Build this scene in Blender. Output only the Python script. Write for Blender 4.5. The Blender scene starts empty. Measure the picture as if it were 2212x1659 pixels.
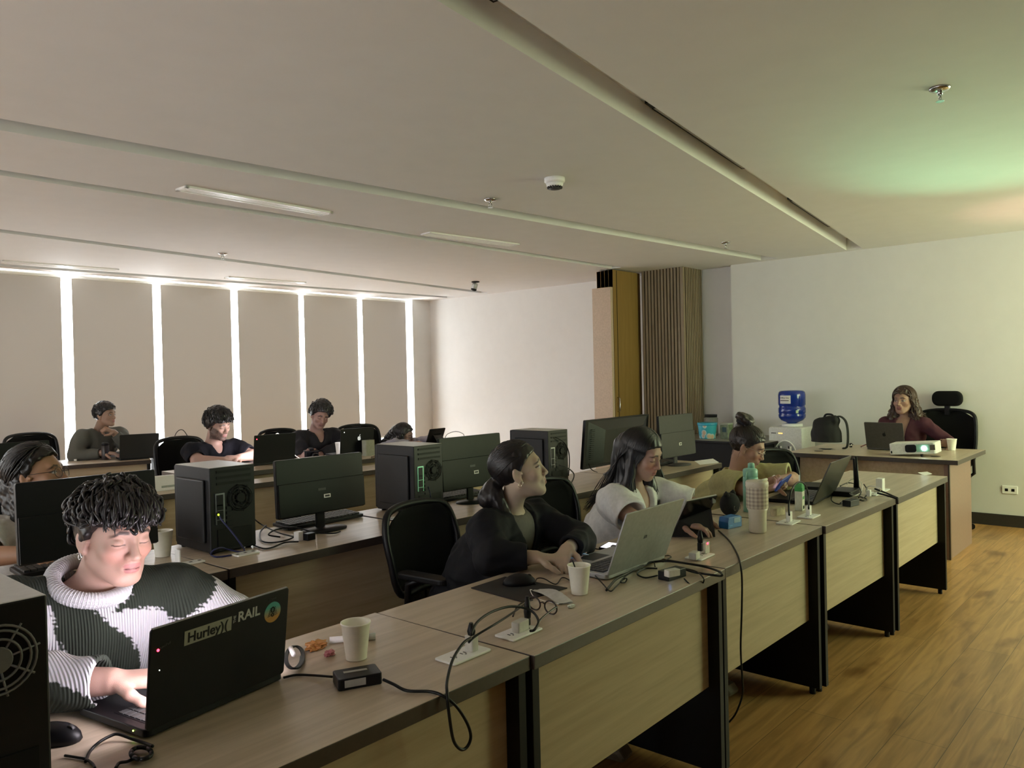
import bpy, bmesh, math, random
import numpy as np
from mathutils import Vector, Matrix, Euler
PI = math.pi
SC = bpy.context.scene
COL = SC.collection
random.seed(7)

# ------------------------------------------------------------------ camera
YAW, PITCH, ROLL, FPX, EYE = 0.84392, -0.0096989, -0.0222953, 1697.472, 1.44496
IW, IH = 2212, 1659
FWD = Vector((math.sin(YAW)*math.cos(PITCH), math.cos(YAW)*math.cos(PITCH), math.sin(PITCH)))
R0 = Vector((math.cos(YAW), -math.sin(YAW), 0)); U0 = R0.cross(FWD)
RGT = R0*math.cos(ROLL) + U0*math.sin(ROLL)
UPV = -R0*math.sin(ROLL) + U0*math.cos(ROLL)
cam_data = bpy.data.cameras.new('camera'); cam = bpy.data.objects.new('camera', cam_data)
COL.objects.link(cam); SC.camera = cam
cam_data.sensor_width = 36; cam_data.lens = FPX/IW*36; cam_data.clip_start = .02; cam_data.clip_end = 200
M3 = Matrix((RGT, UPV, -FWD)).transposed()
cam.matrix_world = Matrix.Translation((0, 0, EYE)) @ M3.to_4x4()

def ray(px, py):
    return FWD + RGT*((px-IW/2)/FPX) - UPV*((py-IH/2)/FPX)
def pz(px, py, z=.75):
    "the place on a level surface of height z that the photograph shows at this pixel"
    d = ray(px, py); t = (z-EYE)/d.z; return Vector((0, 0, EYE)) + d*t
def py_(px, py, y):
    d = ray(px, py); t = y/d.y; return Vector((0, 0, EYE)) + d*t
def px_(px, py, x):
    d = ray(px, py); t = x/d.x; return Vector((0, 0, EYE)) + d*t

# ------------------------------------------------------------------ daylight, exposure
W = bpy.data.worlds.new('sky'); SC.world = W; W.use_nodes = True
bg = W.node_tree.nodes['Background']; bg.inputs[0].default_value = (.965, .985, 1.0, 1); bg.inputs[1].default_value = 9.5
SC.view_settings.view_transform = 'Standard'; SC.view_settings.look = 'None'
SC.view_settings.gamma = 1; SC.view_settings.exposure = 1.4; SC.view_settings.use_curve_mapping = False
SC.cycles.use_denoising = True
SC.cycles.max_bounces = 7; SC.cycles.diffuse_bounces = 5; SC.cycles.glossy_bounces = 3
SC.cycles.transmission_bounces = 4; SC.cycles.transparent_max_bounces = 8
SC.cycles.sample_clamp_indirect = 4.0
SC.cycles.caustics_reflective = False; SC.cycles.caustics_refractive = False
def area(name, loc, target, sx, sy, power, col, spread=PI):
    l = bpy.data.lights.new(name, 'AREA'); l.shape = 'RECTANGLE'; l.size = sx; l.size_y = sy
    l.energy = power; l.color = col; l.spread = spread
    o = bpy.data.objects.new(name, l); COL.objects.link(o); o.location = loc
    o.rotation_euler = (Vector(target)-Vector(loc)).to_track_quat('-Z', 'Y').to_euler(); return o
# daylight arriving through the window wall
pl = bpy.data.lights.new('window_portal', 'AREA'); pl.shape = 'RECTANGLE'; pl.size = 11.8; pl.size_y = 2.5
pl.cycles.is_portal = True
po = bpy.data.objects.new('window_portal', pl); COL.objects.link(po); po.location = (2.2, 9.42, 1.5); po.rotation_euler = (-PI/2, 0, 0)

pl2 = bpy.data.lights.new('left_slit_portal', 'AREA'); pl2.shape = 'RECTANGLE'; pl2.size = 6.2; pl2.size_y = 2.3; pl2.cycles.is_portal = True  # portal for the daylight slits added in the left wall
po2 = bpy.data.objects.new('left_slit_portal', pl2); COL.objects.link(po2); po2.location = (-3.75, 4.2, 1.5); po2.rotation_euler = (PI/2, 0, -PI/2)

# ------------------------------------------------------------------ materials
MATS = {}
def mat(name, col, rough=.6, metal=0, bump=0, scale=60, var=.08, spec=.5, emit=None, es=0, stretch=None, coat=0):
    "principled material with a noise-driven colour variation"
    if name in MATS: return MATS[name]
    m = bpy.data.materials.new(name); m.use_nodes = True; nt = m.node_tree; N = nt.nodes; L = nt.links
    b = N['Principled BSDF']
    b.inputs['Roughness'].default_value = rough; b.inputs['Metallic'].default_value = metal
    b.inputs['Specular IOR Level'].default_value = spec; b.inputs['Coat Weight'].default_value = coat
    tc = N.new('ShaderNodeTexCoord'); mp = N.new('ShaderNodeMapping'); L.new(tc.outputs['Object'], mp.inputs[0])
    if stretch: mp.inputs['Scale'].default_value = stretch
    nz = N.new('ShaderNodeTexNoise'); nz.inputs['Scale'].default_value = scale; nz.inputs['Detail'].default_value = 4
    L.new(mp.outputs[0], nz.inputs['Vector'])
    cr = N.new('ShaderNodeValToRGB'); L.new(nz.outputs['Fac'], cr.inputs[0])
    c = Vector(col[:3])
    cr.color_ramp.elements[0].color = (*(c*(1-var)), 1); cr.color_ramp.elements[1].color = (*(c*(1+var)), 1)
    cr.color_ramp.elements[0].position = .3; cr.color_ramp.elements[1].position = .7
    L.new(cr.outputs[0], b.inputs['Base Color'])
    if bump:
        bp = N.new('ShaderNodeBump'); bp.inputs['Strength'].default_value = bump; bp.inputs['Distance'].default_value = .002
        L.new(nz.outputs['Fac'], bp.inputs['Height']); L.new(bp.outputs[0], b.inputs['Normal'])
    if emit:
        b.inputs['Emission Color'].default_value = (*emit, 1); b.inputs['Emission Strength'].default_value = es
    MATS[name] = m; return m
def wood(name, c1, c2, axis=0, rough=.45, sc=3.0, spec=.5):
    if name in MATS: return MATS[name]
    m = mat(name, c1, rough, spec=spec); nt = m.node_tree; N = nt.nodes; L = nt.links
    mp = [n for n in N if n.type == 'MAPPING'][0]; nz = [n for n in N if n.type == 'TEX_NOISE'][0]
    s = [22*sc]*3; s[axis] = 1.1*sc; mp.inputs['Scale'].default_value = s
    nz.inputs['Scale'].default_value = .55; nz.inputs['Detail'].default_value = 7; nz.inputs['Roughness'].default_value = .62
    nz.inputs['Distortion'].default_value = .35
    cr = [n for n in N if n.type == 'VALTORGB'][0]
    cr.color_ramp.elements[0].color = (*c2, 1); cr.color_ramp.elements[1].color = (*c1, 1)
    cr.color_ramp.elements[0].position = .36; cr.color_ramp.elements[1].position = .66
    return m
def attr_mat(name, rough=.55, sss=0, bump=0, bscale=200, stretch=None, wave=0, spec=.4):
    "material coloured by the mesh's own colour attribute"
    if name in MATS: return MATS[name]
    m = bpy.data.materials.new(name); m.use_nodes = True; nt = m.node_tree; N = nt.nodes; L = nt.links
    b = N['Principled BSDF']; b.inputs['Roughness'].default_value = rough; b.inputs['Specular IOR Level'].default_value = spec
    a = N.new('ShaderNodeAttribute'); a.attribute_name = 'Col'
    nz = N.new('ShaderNodeTexNoise'); nz.inputs['Scale'].default_value = bscale
    tc = N.new('ShaderNodeTexCoord'); mp = N.new('ShaderNodeMapping'); L.new(tc.outputs['Object'], mp.inputs[0])
    if stretch: mp.inputs['Scale'].default_value = stretch
    L.new(mp.outputs[0], nz.inputs['Vector'])
    mx = N.new('ShaderNodeMix'); mx.data_type = 'RGBA'; mx.blend_type = 'MULTIPLY'; mx.inputs[0].default_value = .18
    L.new(a.outputs['Color'], mx.inputs[6]); L.new(nz.outputs['Color'], mx.inputs[7]); L.new(mx.outputs[2], b.inputs['Base Color'])
    if sss:
        b.inputs['Subsurface Weight'].default_value = sss; b.inputs['Subsurface Radius'].default_value = (.012, .005, .003)
        b.inputs['Subsurface Scale'].default_value = 1.0
    h = nz.outputs['Fac']
    if wave:
        wv = N.new('ShaderNodeTexWave'); wv.inputs['Scale'].default_value = wave; wv.inputs['Distortion'].default_value = .6
        wv.inputs['Detail'].default_value = 1; wv.wave_profile = 'SIN'; L.new(mp.outputs[0], wv.inputs['Vector']); h = wv.outputs['Fac']
    if bump:
        bp = N.new('ShaderNodeBump'); bp.inputs['Strength'].default_value = bump; bp.inputs['Distance'].default_value = .003
        L.new(h, bp.inputs['Height']); L.new(bp.outputs[0], b.inputs['Normal'])
    MATS[name] = m; return m
def emis(name, col, s):
    if name in MATS: return MATS[name]
    m = bpy.data.materials.new(name); m.use_nodes = True; nt = m.node_tree
    e = nt.nodes.new('ShaderNodeEmission'); e.inputs[0].default_value = (*col, 1); e.inputs[1].default_value = s
    nt.links.new(e.outputs[0], nt.nodes['Material Output'].inputs[0]); MATS[name] = m; return m

# ------------------------------------------------------------------ mesh building
class MB:
    def __init__(s): s.v = []; s.f = []; s.m = []; s.sm = []
    def add(s, vs, fs, mi=0, smooth=False, M=None):
        o = len(s.v)
        s.v += [tuple((M @ Vector(v)) if M else v) for v in vs]
        for f in fs: s.f.append(tuple(i+o for i in f)); s.m.append(mi); s.sm.append(smooth)
        return s
    def box(s, x0, x1, y0, y1, z0, z1, mi=0, M=None, faces=None):
        vs = [(x0,y0,z0),(x1,y0,z0),(x1,y1,z0),(x0,y1,z0),(x0,y0,z1),(x1,y0,z1),(x1,y1,z1),(x0,y1,z1)]
        fs = [(3,2,1,0),(4,5,6,7),(0,1,5,4),(1,2,6,5),(2,3,7,6),(3,0,4,7)]   # bottom top front right back left
        o = len(s.m); s.add(vs, fs, mi, False, M)
        if faces:
            for k, q in faces.items(): s.m[o+k] = q
        return s
    def rbox(s, x0, x1, y0, y1, z0, z1, r, mi=0, M=None, n=5, ax=2):
        "box whose four edges along one axis are rounded"
        cs = [(x0,x1),(y0,y1),(z0,z1)]; a, b = [(1,2),(0,2),(0,1)][ax]
        (a0,a1),(b0,b1) = cs[a], cs[b]; poly = []
        for cx, cy, t0 in ((a1-r,b1-r,0),(a0+r,b1-r,PI/2),(a0+r,b0+r,PI),(a1-r,b0+r,1.5*PI)):
            for k in range(n+1):
                t = t0+PI/2*k/n; poly.append((cx+r*math.cos(t), cy+r*math.sin(t)))
        return s.prism(poly, cs[ax][0], cs[ax][1], mi, M, ax)
    def prism(s, poly, z0, z1, mi=0, M=None, ax=2, smooth=False):
        n = len(poly)
        def P(p, z): return (z,p[0],p[1]) if ax == 0 else ((p[0],z,p[1]) if ax == 1 else (p[0],p[1],z))
        vs = [P(p, z0) for p in poly]+[P(p, z1) for p in poly]
        s.add(vs, [tuple(range(n))[::-1], tuple(range(n, 2*n))], mi, False, M)
        o = len(s.v)-2*n
        for i in range(n):
            s.f.append((o+i, o+(i+1)%n, o+n+(i+1)%n, o+n+i)); s.m.append(mi); s.sm.append(smooth)
        return s
    def lathe(s, prof, n=24, mi=0, M=None, cap=True, smooth=True):
        vs = []; fs = []
        for r, z in prof:
            for k in range(n): t = 2*PI*k/n; vs.append((r*math.cos(t), r*math.sin(t), z))
        for j in range(len(prof)-1):
            for k in range(n): fs.append((j*n+k, j*n+(k+1)%n, (j+1)*n+(k+1)%n, (j+1)*n+k))
        s.add(vs, fs, mi, smooth, M)
        if cap:
            o = len(s.v)-len(vs); q = (len(prof)-1)*n
            s.f.append(tuple(o+k for k in range(n))[::-1]); s.m.append(mi); s.sm.append(False)
            s.f.append(tuple(o+q+k for k in range(n))); s.m.append(mi); s.sm.append(False)
        return s
    def tube(s, pts, r, n=8, mi=0, closed=False, M=None, flat=1.0):
        P = [Vector(p) for p in pts]; m = len(P)
        R = r if isinstance(r, (list, tuple)) else [r]*m
        T = []
        for i in range(m):
            a = P[(i-1) % m] if (closed or i) else P[0]; b = P[(i+1) % m] if (closed or i < m-1) else P[-1]
            t = (b-a); T.append(t.normalized() if t.length > 1e-9 else Vector((0,0,1)))
        up = Vector((0,0,1)) if abs(T[0].z) < .9 else Vector((1,0,0))
        nrm = (up - T[0]*up.dot(T[0])).normalized(); vs = []
        for i in range(m):
            nrm = nrm - T[i]*nrm.dot(T[i]); nrm = nrm.normalized() if nrm.length > 1e-6 else Vector((1,0,0)); bn = T[i].cross(nrm)
            for k in range(n):
                t = 2*PI*k/n; vs.append(tuple(P[i]+nrm*(R[i]*math.cos(t)*flat)+bn*(R[i]*math.sin(t))))
        fs = []
        for i in range(m if closed else m-1):
            j = (i+1) % m
            for k in range(n): fs.append((i*n+k, i*n+(k+1)%n, j*n+(k+1)%n, j*n+k))
        if not closed: fs += [tuple(range(n))[::-1], tuple((m-1)*n+k for k in range(n))]
        return s.add(vs, fs, mi, True, M)
    def ell(s, c, r, n=16, k=10, mi=0, M=None):
        vs = []; fs = []
        for j in range(k+1):
            p = PI*j/k
            for i in range(n):
                t = 2*PI*i/n; vs.append((c[0]+r[0]*math.sin(p)*math.cos(t), c[1]+r[1]*math.sin(p)*math.sin(t), c[2]-r[2]*math.cos(p)))
        for j in range(k):
            for i in range(n): fs.append((j*n+i, j*n+(i+1)%n, (j+1)*n+(i+1)%n, (j+1)*n+i))
        return s.add(vs, fs, mi, True, M)
    def build(s, name, mats, parent=None, bevel=0, seg=2, kind=None, local=False):
        me = bpy.data.meshes.new(name); me.from_pydata(s.v, [], s.f)
        for m in (mats if isinstance(mats, (list, tuple)) else [mats]): me.materials.append(m)
        me.polygons.foreach_set('material_index', s.m); me.polygons.foreach_set('use_smooth', s.sm); me.update()
        o = bpy.data.objects.new(name, me); COL.objects.link(o)
        if parent is not None:
            o.parent = parent
            if not local: o.matrix_parent_inverse = world_of(parent).inverted()
        if bevel:
            b = o.modifiers.new('edge', 'BEVEL'); b.width = bevel; b.segments = seg; b.limit_method = 'ANGLE'; b.angle_limit = .8
        if kind: o['kind'] = kind
        return o
def world_of(o):
    m = o.matrix_basis.copy()
    return (world_of(o.parent) @ o.matrix_parent_inverse @ m) if o.parent else m
def tag(o, label, cat, group=None, kind=None):
    o['label'] = label; o['category'] = cat
    if group: o['group'] = group
    if kind: o['kind'] = kind
    return o
def thing(name, label, cat, loc=(0,0,0), rz=0, group=None):
    o = bpy.data.objects.new(name, None); COL.objects.link(o); o.empty_display_size = .1
    o.location = loc; o.rotation_euler = (0,0,rz); return tag(o, label, cat, group)
def dup(root, loc, rz=0, label=None, group=None):
    def cp(o, par):
        c = o.copy(); COL.objects.link(c)
        if par: c.parent = par
        for ch in [q for q in SC.objects if q.parent == o]: cp(ch, c)
        return c
    r = cp(root, None); r.location = loc; r.rotation_euler = (0,0,rz)
    if label: r['label'] = label
    if group: r['group'] = group
    return r
def TR(loc, rx=0, ry=0, rz=0, s=1):
    return Matrix.Translation(loc) @ Euler((rx, ry, rz)).to_matrix().to_4x4() @ Matrix.Diagonal((s,s,s,1))
def frame(o, x, y):
    "matrix with origin o, x axis along x and y axis near y"
    x = Vector(x).normalized(); y = Vector(y); y = (y-x*x.dot(y)).normalized(); z = x.cross(y)
    m = Matrix((x,y,z)).transposed().to_4x4(); m.translation = Vector(o); return m
def smooth_pts(pts, n=6, closed=False):
    P = [Vector(p) for p in pts]; out = []; m = len(P)
    for i in range(m if closed else m-1):
        g = (lambda k: P[k % m]) if closed else (lambda k: P[min(max(k,0), m-1)])
        a, b, c, d = g(i-1), g(i), g(i+1), g(i+2)
        for k in range(n):
            t = k/n
            out.append(.5*((2*b)+(c-a)*t+(2*a-5*b+4*c-d)*t*t+(3*b-a-3*c+d)*t**3))
    if not closed: out.append(P[-1])
    return out
def text(name, body, size, M, material, parent, extrude=.0004, align='CENTER', bold=0):
    cu = bpy.data.curves.new(name, 'FONT'); cu.body = body; cu.size = size; cu.extrude = extrude; cu.offset = bold
    cu.align_x = align; cu.align_y = 'CENTER'
    t = bpy.data.objects.new('txt', cu); COL.objects.link(t); bpy.context.view_layer.update()
    me = bpy.data.meshes.new_from_object(t.evaluated_get(bpy.context.evaluated_depsgraph_get()))
    bpy.data.objects.remove(t); bpy.data.curves.remove(cu)
    me.transform(M); me.materials.clear(); me.materials.append(material)
    o = bpy.data.objects.new(name, me); COL.objects.link(o)
    if parent is not None: o.parent = parent; o.matrix_parent_inverse = world_of(parent).inverted()
    return o
# ------------------------------------------------------------------ common materials
M_wall = mat('wall_paint', (.72,.71,.68), .75, scale=8, var=.015)
M_ceil = mat('ceiling_paint', (.78,.77,.75), .8, scale=6, var=.015)
M_wood = wood('desk_laminate', (.56,.46,.35), (.44,.355,.255), 0, .34)
M_panel = wood('panel_laminate', (.50,.41,.27), (.41,.325,.205), 0, .5)
M_edge = mat('dark_edge_band', (.055,.043,.036), .38, var=.1)
M_blkpanel = mat('black_panel', (.004,.004,.004), .5, spec=.25, var=.15)
M_black = mat('black_plastic', (.0045,.0045,.006), .42, spec=.3, var=.1)
M_blackgloss = mat('black_gloss', (.004,.004,.005), .18, spec=.4, var=.1)
M_blackmesh = mat('black_mesh_fabric', (.005,.005,.005), .85, spec=.2, bump=.4, scale=400)
M_cable = mat('black_cable', (.004,.004,.004), .4, spec=.3)
M_white = mat('white_plastic', (.88,.88,.85), .35, var=.02)
M_paper = mat('paper', (.80,.79,.76), .8, var=.02)
M_cup = mat('paper_cup', (.93,.91,.80), .6, var=.03)
M_chrome = mat('chrome', (.6,.6,.6), .2, 1)
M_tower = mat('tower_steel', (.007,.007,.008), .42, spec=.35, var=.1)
M_towertop = mat('tower_top_window_sheen', (.42,.41,.38), .4, var=.06)  # window reflection on the black steel, painted in as pale grey
M_grey = mat('grey_plastic', (.04,.04,.04), .5)
M_silver = mat('silver_aluminium', (.42,.43,.43), .35, .5, var=.03)
M_dkwood = mat('dark_baseboard', (.03,.026,.024), .5)

# ------------------------------------------------------------------ floor
def floor_mat():
    m = bpy.data.materials.new('oak_plank_floor'); m.use_nodes = True; nt = m.node_tree; N = nt.nodes; L = nt.links
    b = N['Principled BSDF']; b.inputs['Roughness'].default_value = .33; b.inputs['Specular IOR Level'].default_value = .5
    tc = N.new('ShaderNodeTexCoord')
    br = N.new('ShaderNodeTexBrick'); br.inputs['Scale'].default_value = 1; br.offset = .37; br.inputs['Brick Width'].default_value = 1.25
    br.inputs['Row Height'].default_value = .19; br.inputs['Mortar Size'].default_value = .0012; br.inputs['Mortar'].default_value = (.12,.07,.03,1)
    br.inputs['Color1'].default_value = (.50,.29,.115,1); br.inputs['Color2'].default_value = (.39,.22,.085,1); br.inputs['Bias'].default_value = 0
    L.new(tc.outputs['Object'], br.inputs['Vector'])
    mp = N.new('ShaderNodeMapping'); mp.inputs['Scale'].default_value = (1.2, 16, 16); L.new(tc.outputs['Object'], mp.inputs[0])
    nz = N.new('ShaderNodeTexNoise'); nz.inputs['Scale'].default_value = 1.6; nz.inputs['Detail'].default_value = 8; nz.inputs['Distortion'].default_value = 1.2
    L.new(mp.outputs[0], nz.inputs['Vector'])
    nk = N.new('ShaderNodeTexNoise'); nk.inputs['Scale'].default_value = 2.2; nk.inputs['Detail'].default_value = 3
    mk = N.new('ShaderNodeMapping'); mk.inputs['Scale'].default_value = (1, 2.4, 1); L.new(tc.outputs['Object'], mk.inputs[0]); L.new(mk.outputs[0], nk.inputs['Vector'])
    cr = N.new('ShaderNodeValToRGB'); cr.color_ramp.elements[0].position = .3; cr.color_ramp.elements[1].position = .7
    cr.color_ramp.elements[0].color = (.62,.58,.5,1); cr.color_ramp.elements[1].color = (1.15,1.12,1.05,1); L.new(nz.outputs['Fac'], cr.inputs[0])
    ck = N.new('ShaderNodeValToRGB'); ck.color_ramp.elements[0].position = .27; ck.color_ramp.elements[1].position = .40
    ck.color_ramp.elements[0].color = (.5,.42,.34,1); ck.color_ramp.elements[1].color = (1,1,1,1); L.new(nk.outputs['Fac'], ck.inputs[0])
    a = N.new('ShaderNodeMix'); a.data_type = 'RGBA'; a.blend_type = 'MULTIPLY'; a.inputs[0].default_value = 1
    L.new(br.outputs['Color'], a.inputs[6]); L.new(cr.outputs[0], a.inputs[7])
    c = N.new('ShaderNodeMix'); c.data_type = 'RGBA'; c.blend_type = 'MULTIPLY'; c.inputs[0].default_value = 1
    L.new(a.outputs[2], c.inputs[6]); L.new(ck.outputs[0], c.inputs[7]); L.new(c.outputs[2], b.inputs['Base Color'])
    bp = N.new('ShaderNodeBump'); bp.inputs['Strength'].default_value = .15; bp.inputs['Distance'].default_value = .001
    L.new(nz.outputs['Fac'], bp.inputs['Height']); L.new(bp.outputs[0], b.inputs['Normal'])
    return m
XL, XR, YF, YW, H = -3.6, 8.19, -1.9, 8.98, 2.63
MB().box(XL-.1, XR+.6, YF-.1, YW+.5, -.1, 0).build('floor', floor_mat(), kind='structure')

# ------------------------------------------------------------------ ceiling with its long recessed slots
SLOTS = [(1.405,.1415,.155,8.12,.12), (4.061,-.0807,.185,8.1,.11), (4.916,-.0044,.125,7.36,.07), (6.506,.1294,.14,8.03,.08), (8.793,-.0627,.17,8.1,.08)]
def ceiling():
    b = MB(); x0, x1 = XL, XR+.25; H2 = H+.16
    lines = []
    for a, s, w, xe, d in SLOTS: lines.append((lambda x, a=a, s=s: a+s*x, lambda x, a=a, s=s, w=w: a+w+s*x, xe, d))
    prev = lambda x: YF-.05
    for near, far, xe, d in lines:
        b.add([(x0,prev(x0),H),(x1,prev(x1),H),(x1,near(x1),H),(x0,near(x0),H)], [(3,2,1,0)])
        b.add([(xe,near(xe),H),(x1,near(x1),H),(x1,far(x1),H),(xe,far(xe),H)], [(3,2,1,0)])
        hz = H+d                                                 # recess: two side walls, top, end
        b.add([(x0,near(x0),H),(xe,near(xe),H),(xe,near(xe),hz),(x0,near(x0),hz),(x0,far(x0),H),(xe,far(xe),H),(xe,far(xe),hz),(x0,far(x0),hz)],
              [(0,1,2,3),(7,6,5,4),(1,5,6,2)])
        b.add([(x0,near(x0),hz),(xe,near(xe),hz),(xe,far(xe),hz),(x0,far(x0),hz)], [(0,1,2,3)], 0 if d == .12 else 1)  # tops of all but the first slot painted dark as recess shade
        prev = far
    b.add([(x0,prev(x0),H),(x1,prev(x1),H),(x1,YW+.35,H),(x0,YW+.35,H)], [(3,2,1,0)])
    b.box(x0, x1, YF-.05, YW+.35, H2, H2+.05)                    # slab above
    return b.build('ceiling', [M_ceil, mat('slot_top_shade_grey', (.10,.10,.10), .6)], kind='structure')
ceiling()
# ------------------------------------------------------------------ walls
w = MB(); ys = [YF-.1, 1.3, 3.2, 5.1, 7.0, YW+.4]
for k in range(5):                                               # unseen left wall with four slits added to let in more daylight
    w.box(XL-.1, XL, ys[k]+(.30 if k else 0), ys[k+1], 0, H+.2)
    if k: w.box(XL-.1, XL, ys[k], ys[k]+.30, 0, .42); w.box(XL-.1, XL, ys[k], ys[k]+.30, 2.55, H+.2)
w.build('wall_left', M_wall, kind='structure')
M_wallfront = wood('front_wall_darkened', (.075,.055,.04), (.05,.036,.026), 2, .6)  # unseen wall made dark so it returns little light to the desks
MB().box(XL-.1, XR+.6, YF-.1, YF, 0, H+.2).build('wall_front', M_wallfront, kind='structure')
w = MB(); w.box(XR, XR+.2, YF-.1, 3.985, 0, H+.2); w.box(XR+.11, XR+.31, 3.985, 5.1, 0, H+.2); w.box(XR, XR+.2, 5.1, YW+.4, 0, H+.2)
w.build('wall_back', M_wall, kind='structure')
w = MB()                                                         # window wall: solid left part, sill, head, end pier
w.box(1.97, 2.14, YW, YW+.15, 0, H+.2)
for k in range(6):                                               # unseen run of the window wall, cut with slits added for more daylight
    x = 1.97-.95*k; w.box(x-.85, x, YW, YW+.15, 0, H+.2); w.box(x-.95, x-.85, YW, YW+.15, 0, .42); w.box(x-.95, x-.85, YW, YW+.15, 2.6, H+.2)
w.box(2.14, 7.83, YW+.06, YW+.2, 0, .42); w.box(2.14, 7.83, YW+.06, YW+.2, 2.60, H+.2); w.box(7.83, XR+.2, YW-.05, YW+.2, 0, H+.2)
w.build('wall_window', M_wall, kind='structure')
MB().box(XR-.012, XR, YF, 3.985, 0, .105).build('baseboard_back', M_dkwood, kind='structure')
MB().box(XR-.012, XR, 5.3, YW, 0, .105).build('baseboard_rear', M_dkwood, kind='structure')
# windows behind the blinds
GAPS = [3.075, 4.020, 4.972, 5.924, 6.880, 7.775]
M_alu = mat('window_frame_white', (.75,.75,.74), .4)
def glass_mat():
    m = bpy.data.materials.new('window_glass'); m.use_nodes = True; nt = m.node_tree; N = nt.nodes; L = nt.links
    t = N.new('ShaderNodeBsdfTransparent'); g = N.new('ShaderNodeBsdfGlossy'); g.inputs['Roughness'].default_value = .02
    mx = N.new('ShaderNodeMixShader'); mx.inputs[0].default_value = .06
    L.new(t.outputs[0], mx.inputs[1]); L.new(g.outputs[0], mx.inputs[2]); L.new(mx.outputs[0], N['Material Output'].inputs[0]); return m
M_glass = glass_mat()
edges = [2.14]+GAPS[:-1]+[7.83]
for k in range(6):
    x0, x1 = edges[k], edges[k+1]
    fr = MB(); a, b_ = .42, 2.60
    for bx in ((x0,x1,a,a+.03),(x0,x1,b_-.03,b_)): fr.box(bx[0], bx[1], YW+.20, YW+.24, bx[2], bx[3])
    fr.box(x0, x0+.012, YW+.20, YW+.24, a, b_); fr.box(x1-.012, x1, YW+.20, YW+.24, a, b_)
    wn = fr.build('window_%d' % (k+1), M_alu, kind='structure')
    pn = MB().box(x0+.012, x1-.012, YW+.215, YW+.221, a+.03, b_-.03).build('pane', M_glass, wn)
# roller blinds: thin beige cloth that lets a little daylight through
def blind_mat():
    m = bpy.data.materials.new('blind_cloth'); m.use_nodes = True; nt = m.node_tree; N = nt.nodes; L = nt.links
    d = N.new('ShaderNodeBsdfDiffuse'); t = N.new('ShaderNodeBsdfTranslucent'); ad = N.new('ShaderNodeAddShader')
    d.inputs[0].default_value = (.42,.385,.345,1)
    tc = N.new('ShaderNodeTexCoord'); mp = N.new('ShaderNodeMapping'); mp.inputs['Scale'].default_value = (260, 260, 260); L.new(tc.outputs['Object'], mp.inputs[0])
    nz = N.new('ShaderNodeTexNoise'); nz.inputs['Scale'].default_value = 1; L.new(mp.outputs[0], nz.inputs['Vector'])
    cr = N.new('ShaderNodeValToRGB'); cr.color_ramp.elements[0].color = (.0056,.0050,.0045,1); cr.color_ramp.elements[1].color = (.0064,.0058,.0052,1)
    L.new(nz.outputs['Fac'], cr.inputs[0]); L.new(cr.outputs[0], t.inputs[0])
    L.new(d.outputs[0], ad.inputs[0]); L.new(t.outputs[0], ad.inputs[1]); L.new(ad.outputs[0], N['Material Output'].inputs[0]); return m
M_blind = blind_mat()
BW = [.052,.046,.046,.038,.042,.05]     # half width of each bright gap
places = ['beside the grey sweater man, cut by the photo edge', 'directly behind the man in the grey sweater', 'between the grey sweater man and the bearded man',
          'behind the right shoulder of the bearded man', 'behind the man in the dark shirt', 'nearest the corner, behind the girl in glasses']
for k in range(6):
    x0 = (2.16 if k == 0 else GAPS[k-1]+BW[k-1]); x1 = GAPS[k]-BW[k]
    t = thing('roller_blind', 'lowered beige roller blind, '+places[k], 'blind', ((x0+x1)/2, YW-.02, .60), 0, 'roller blinds along the window wall')
    MB().add([(x0,YW-.02,.62),(x1,YW-.02,.62),(x1,YW-.02,2.59),(x0,YW-.02,2.59)], [(0,1,2,3)]).build('cloth', M_blind, t)
    MB().rbox(x0, x1, YW-.032, YW-.008, .60, .625, .008, ax=0).build('bottom_rail', M_white, t)
    MB().lathe([(.02,0),(.02,x1-x0)], 12, M=TR((x0, YW-.012, 2.597), 0, PI/2)).build('roller', M_white, t)
    if k in (3, 4):
        zz = 1.30 if k == 4 else .9; cx = x1+.012
        MB().tube([(cx,YW-.03,2.58),(cx,YW-.03,zz+.03),(cx+.01,YW-.03,zz),(cx+.02,YW-.03,zz+.03),(cx+.02,YW-.03,2.58)], .0035, 6).build('pull_chain', M_white, t)

# ------------------------------------------------------------------ projected picture on the front wall, out of frame (lights the right of the room)
def screen_mat():
    m = bpy.data.materials.new('projected_slide'); m.use_nodes = True; nt = m.node_tree; N = nt.nodes; L = nt.links
    e = N.new('ShaderNodeEmission'); tc = N.new('ShaderNodeTexCoord'); sp = N.new('ShaderNodeSeparateXYZ'); L.new(tc.outputs['Generated'], sp.inputs[0])
    cr = N.new('ShaderNodeValToRGB'); el = cr.color_ramp.elements
    el[0].color = (.72,1,.58,1); el[1].color = (1,.88,.55,1); q = el.new(.55); q.color = (.88,1,.60,1)
    L.new(sp.outputs['X'], cr.inputs[0]); L.new(cr.outputs[0], e.inputs[0]); e.inputs[1].default_value = 4.6
    L.new(e.outputs[0], N['Material Output'].inputs[0]); return m
t = thing('projection_screen', 'bright projected slide on the front wall beside the audience', 'screen', (6.2, YF+.03, .8))
MB().box(5.75, 8.1, YF+.02, YF+.03, .8, 2.5).build('picture', screen_mat(), t)
MB().lathe([(.03,0),(.03,2.5)], 12, M=TR((5.65, YF+.04, 2.55), 0, PI/2)).build('case', M_white, t)

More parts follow.
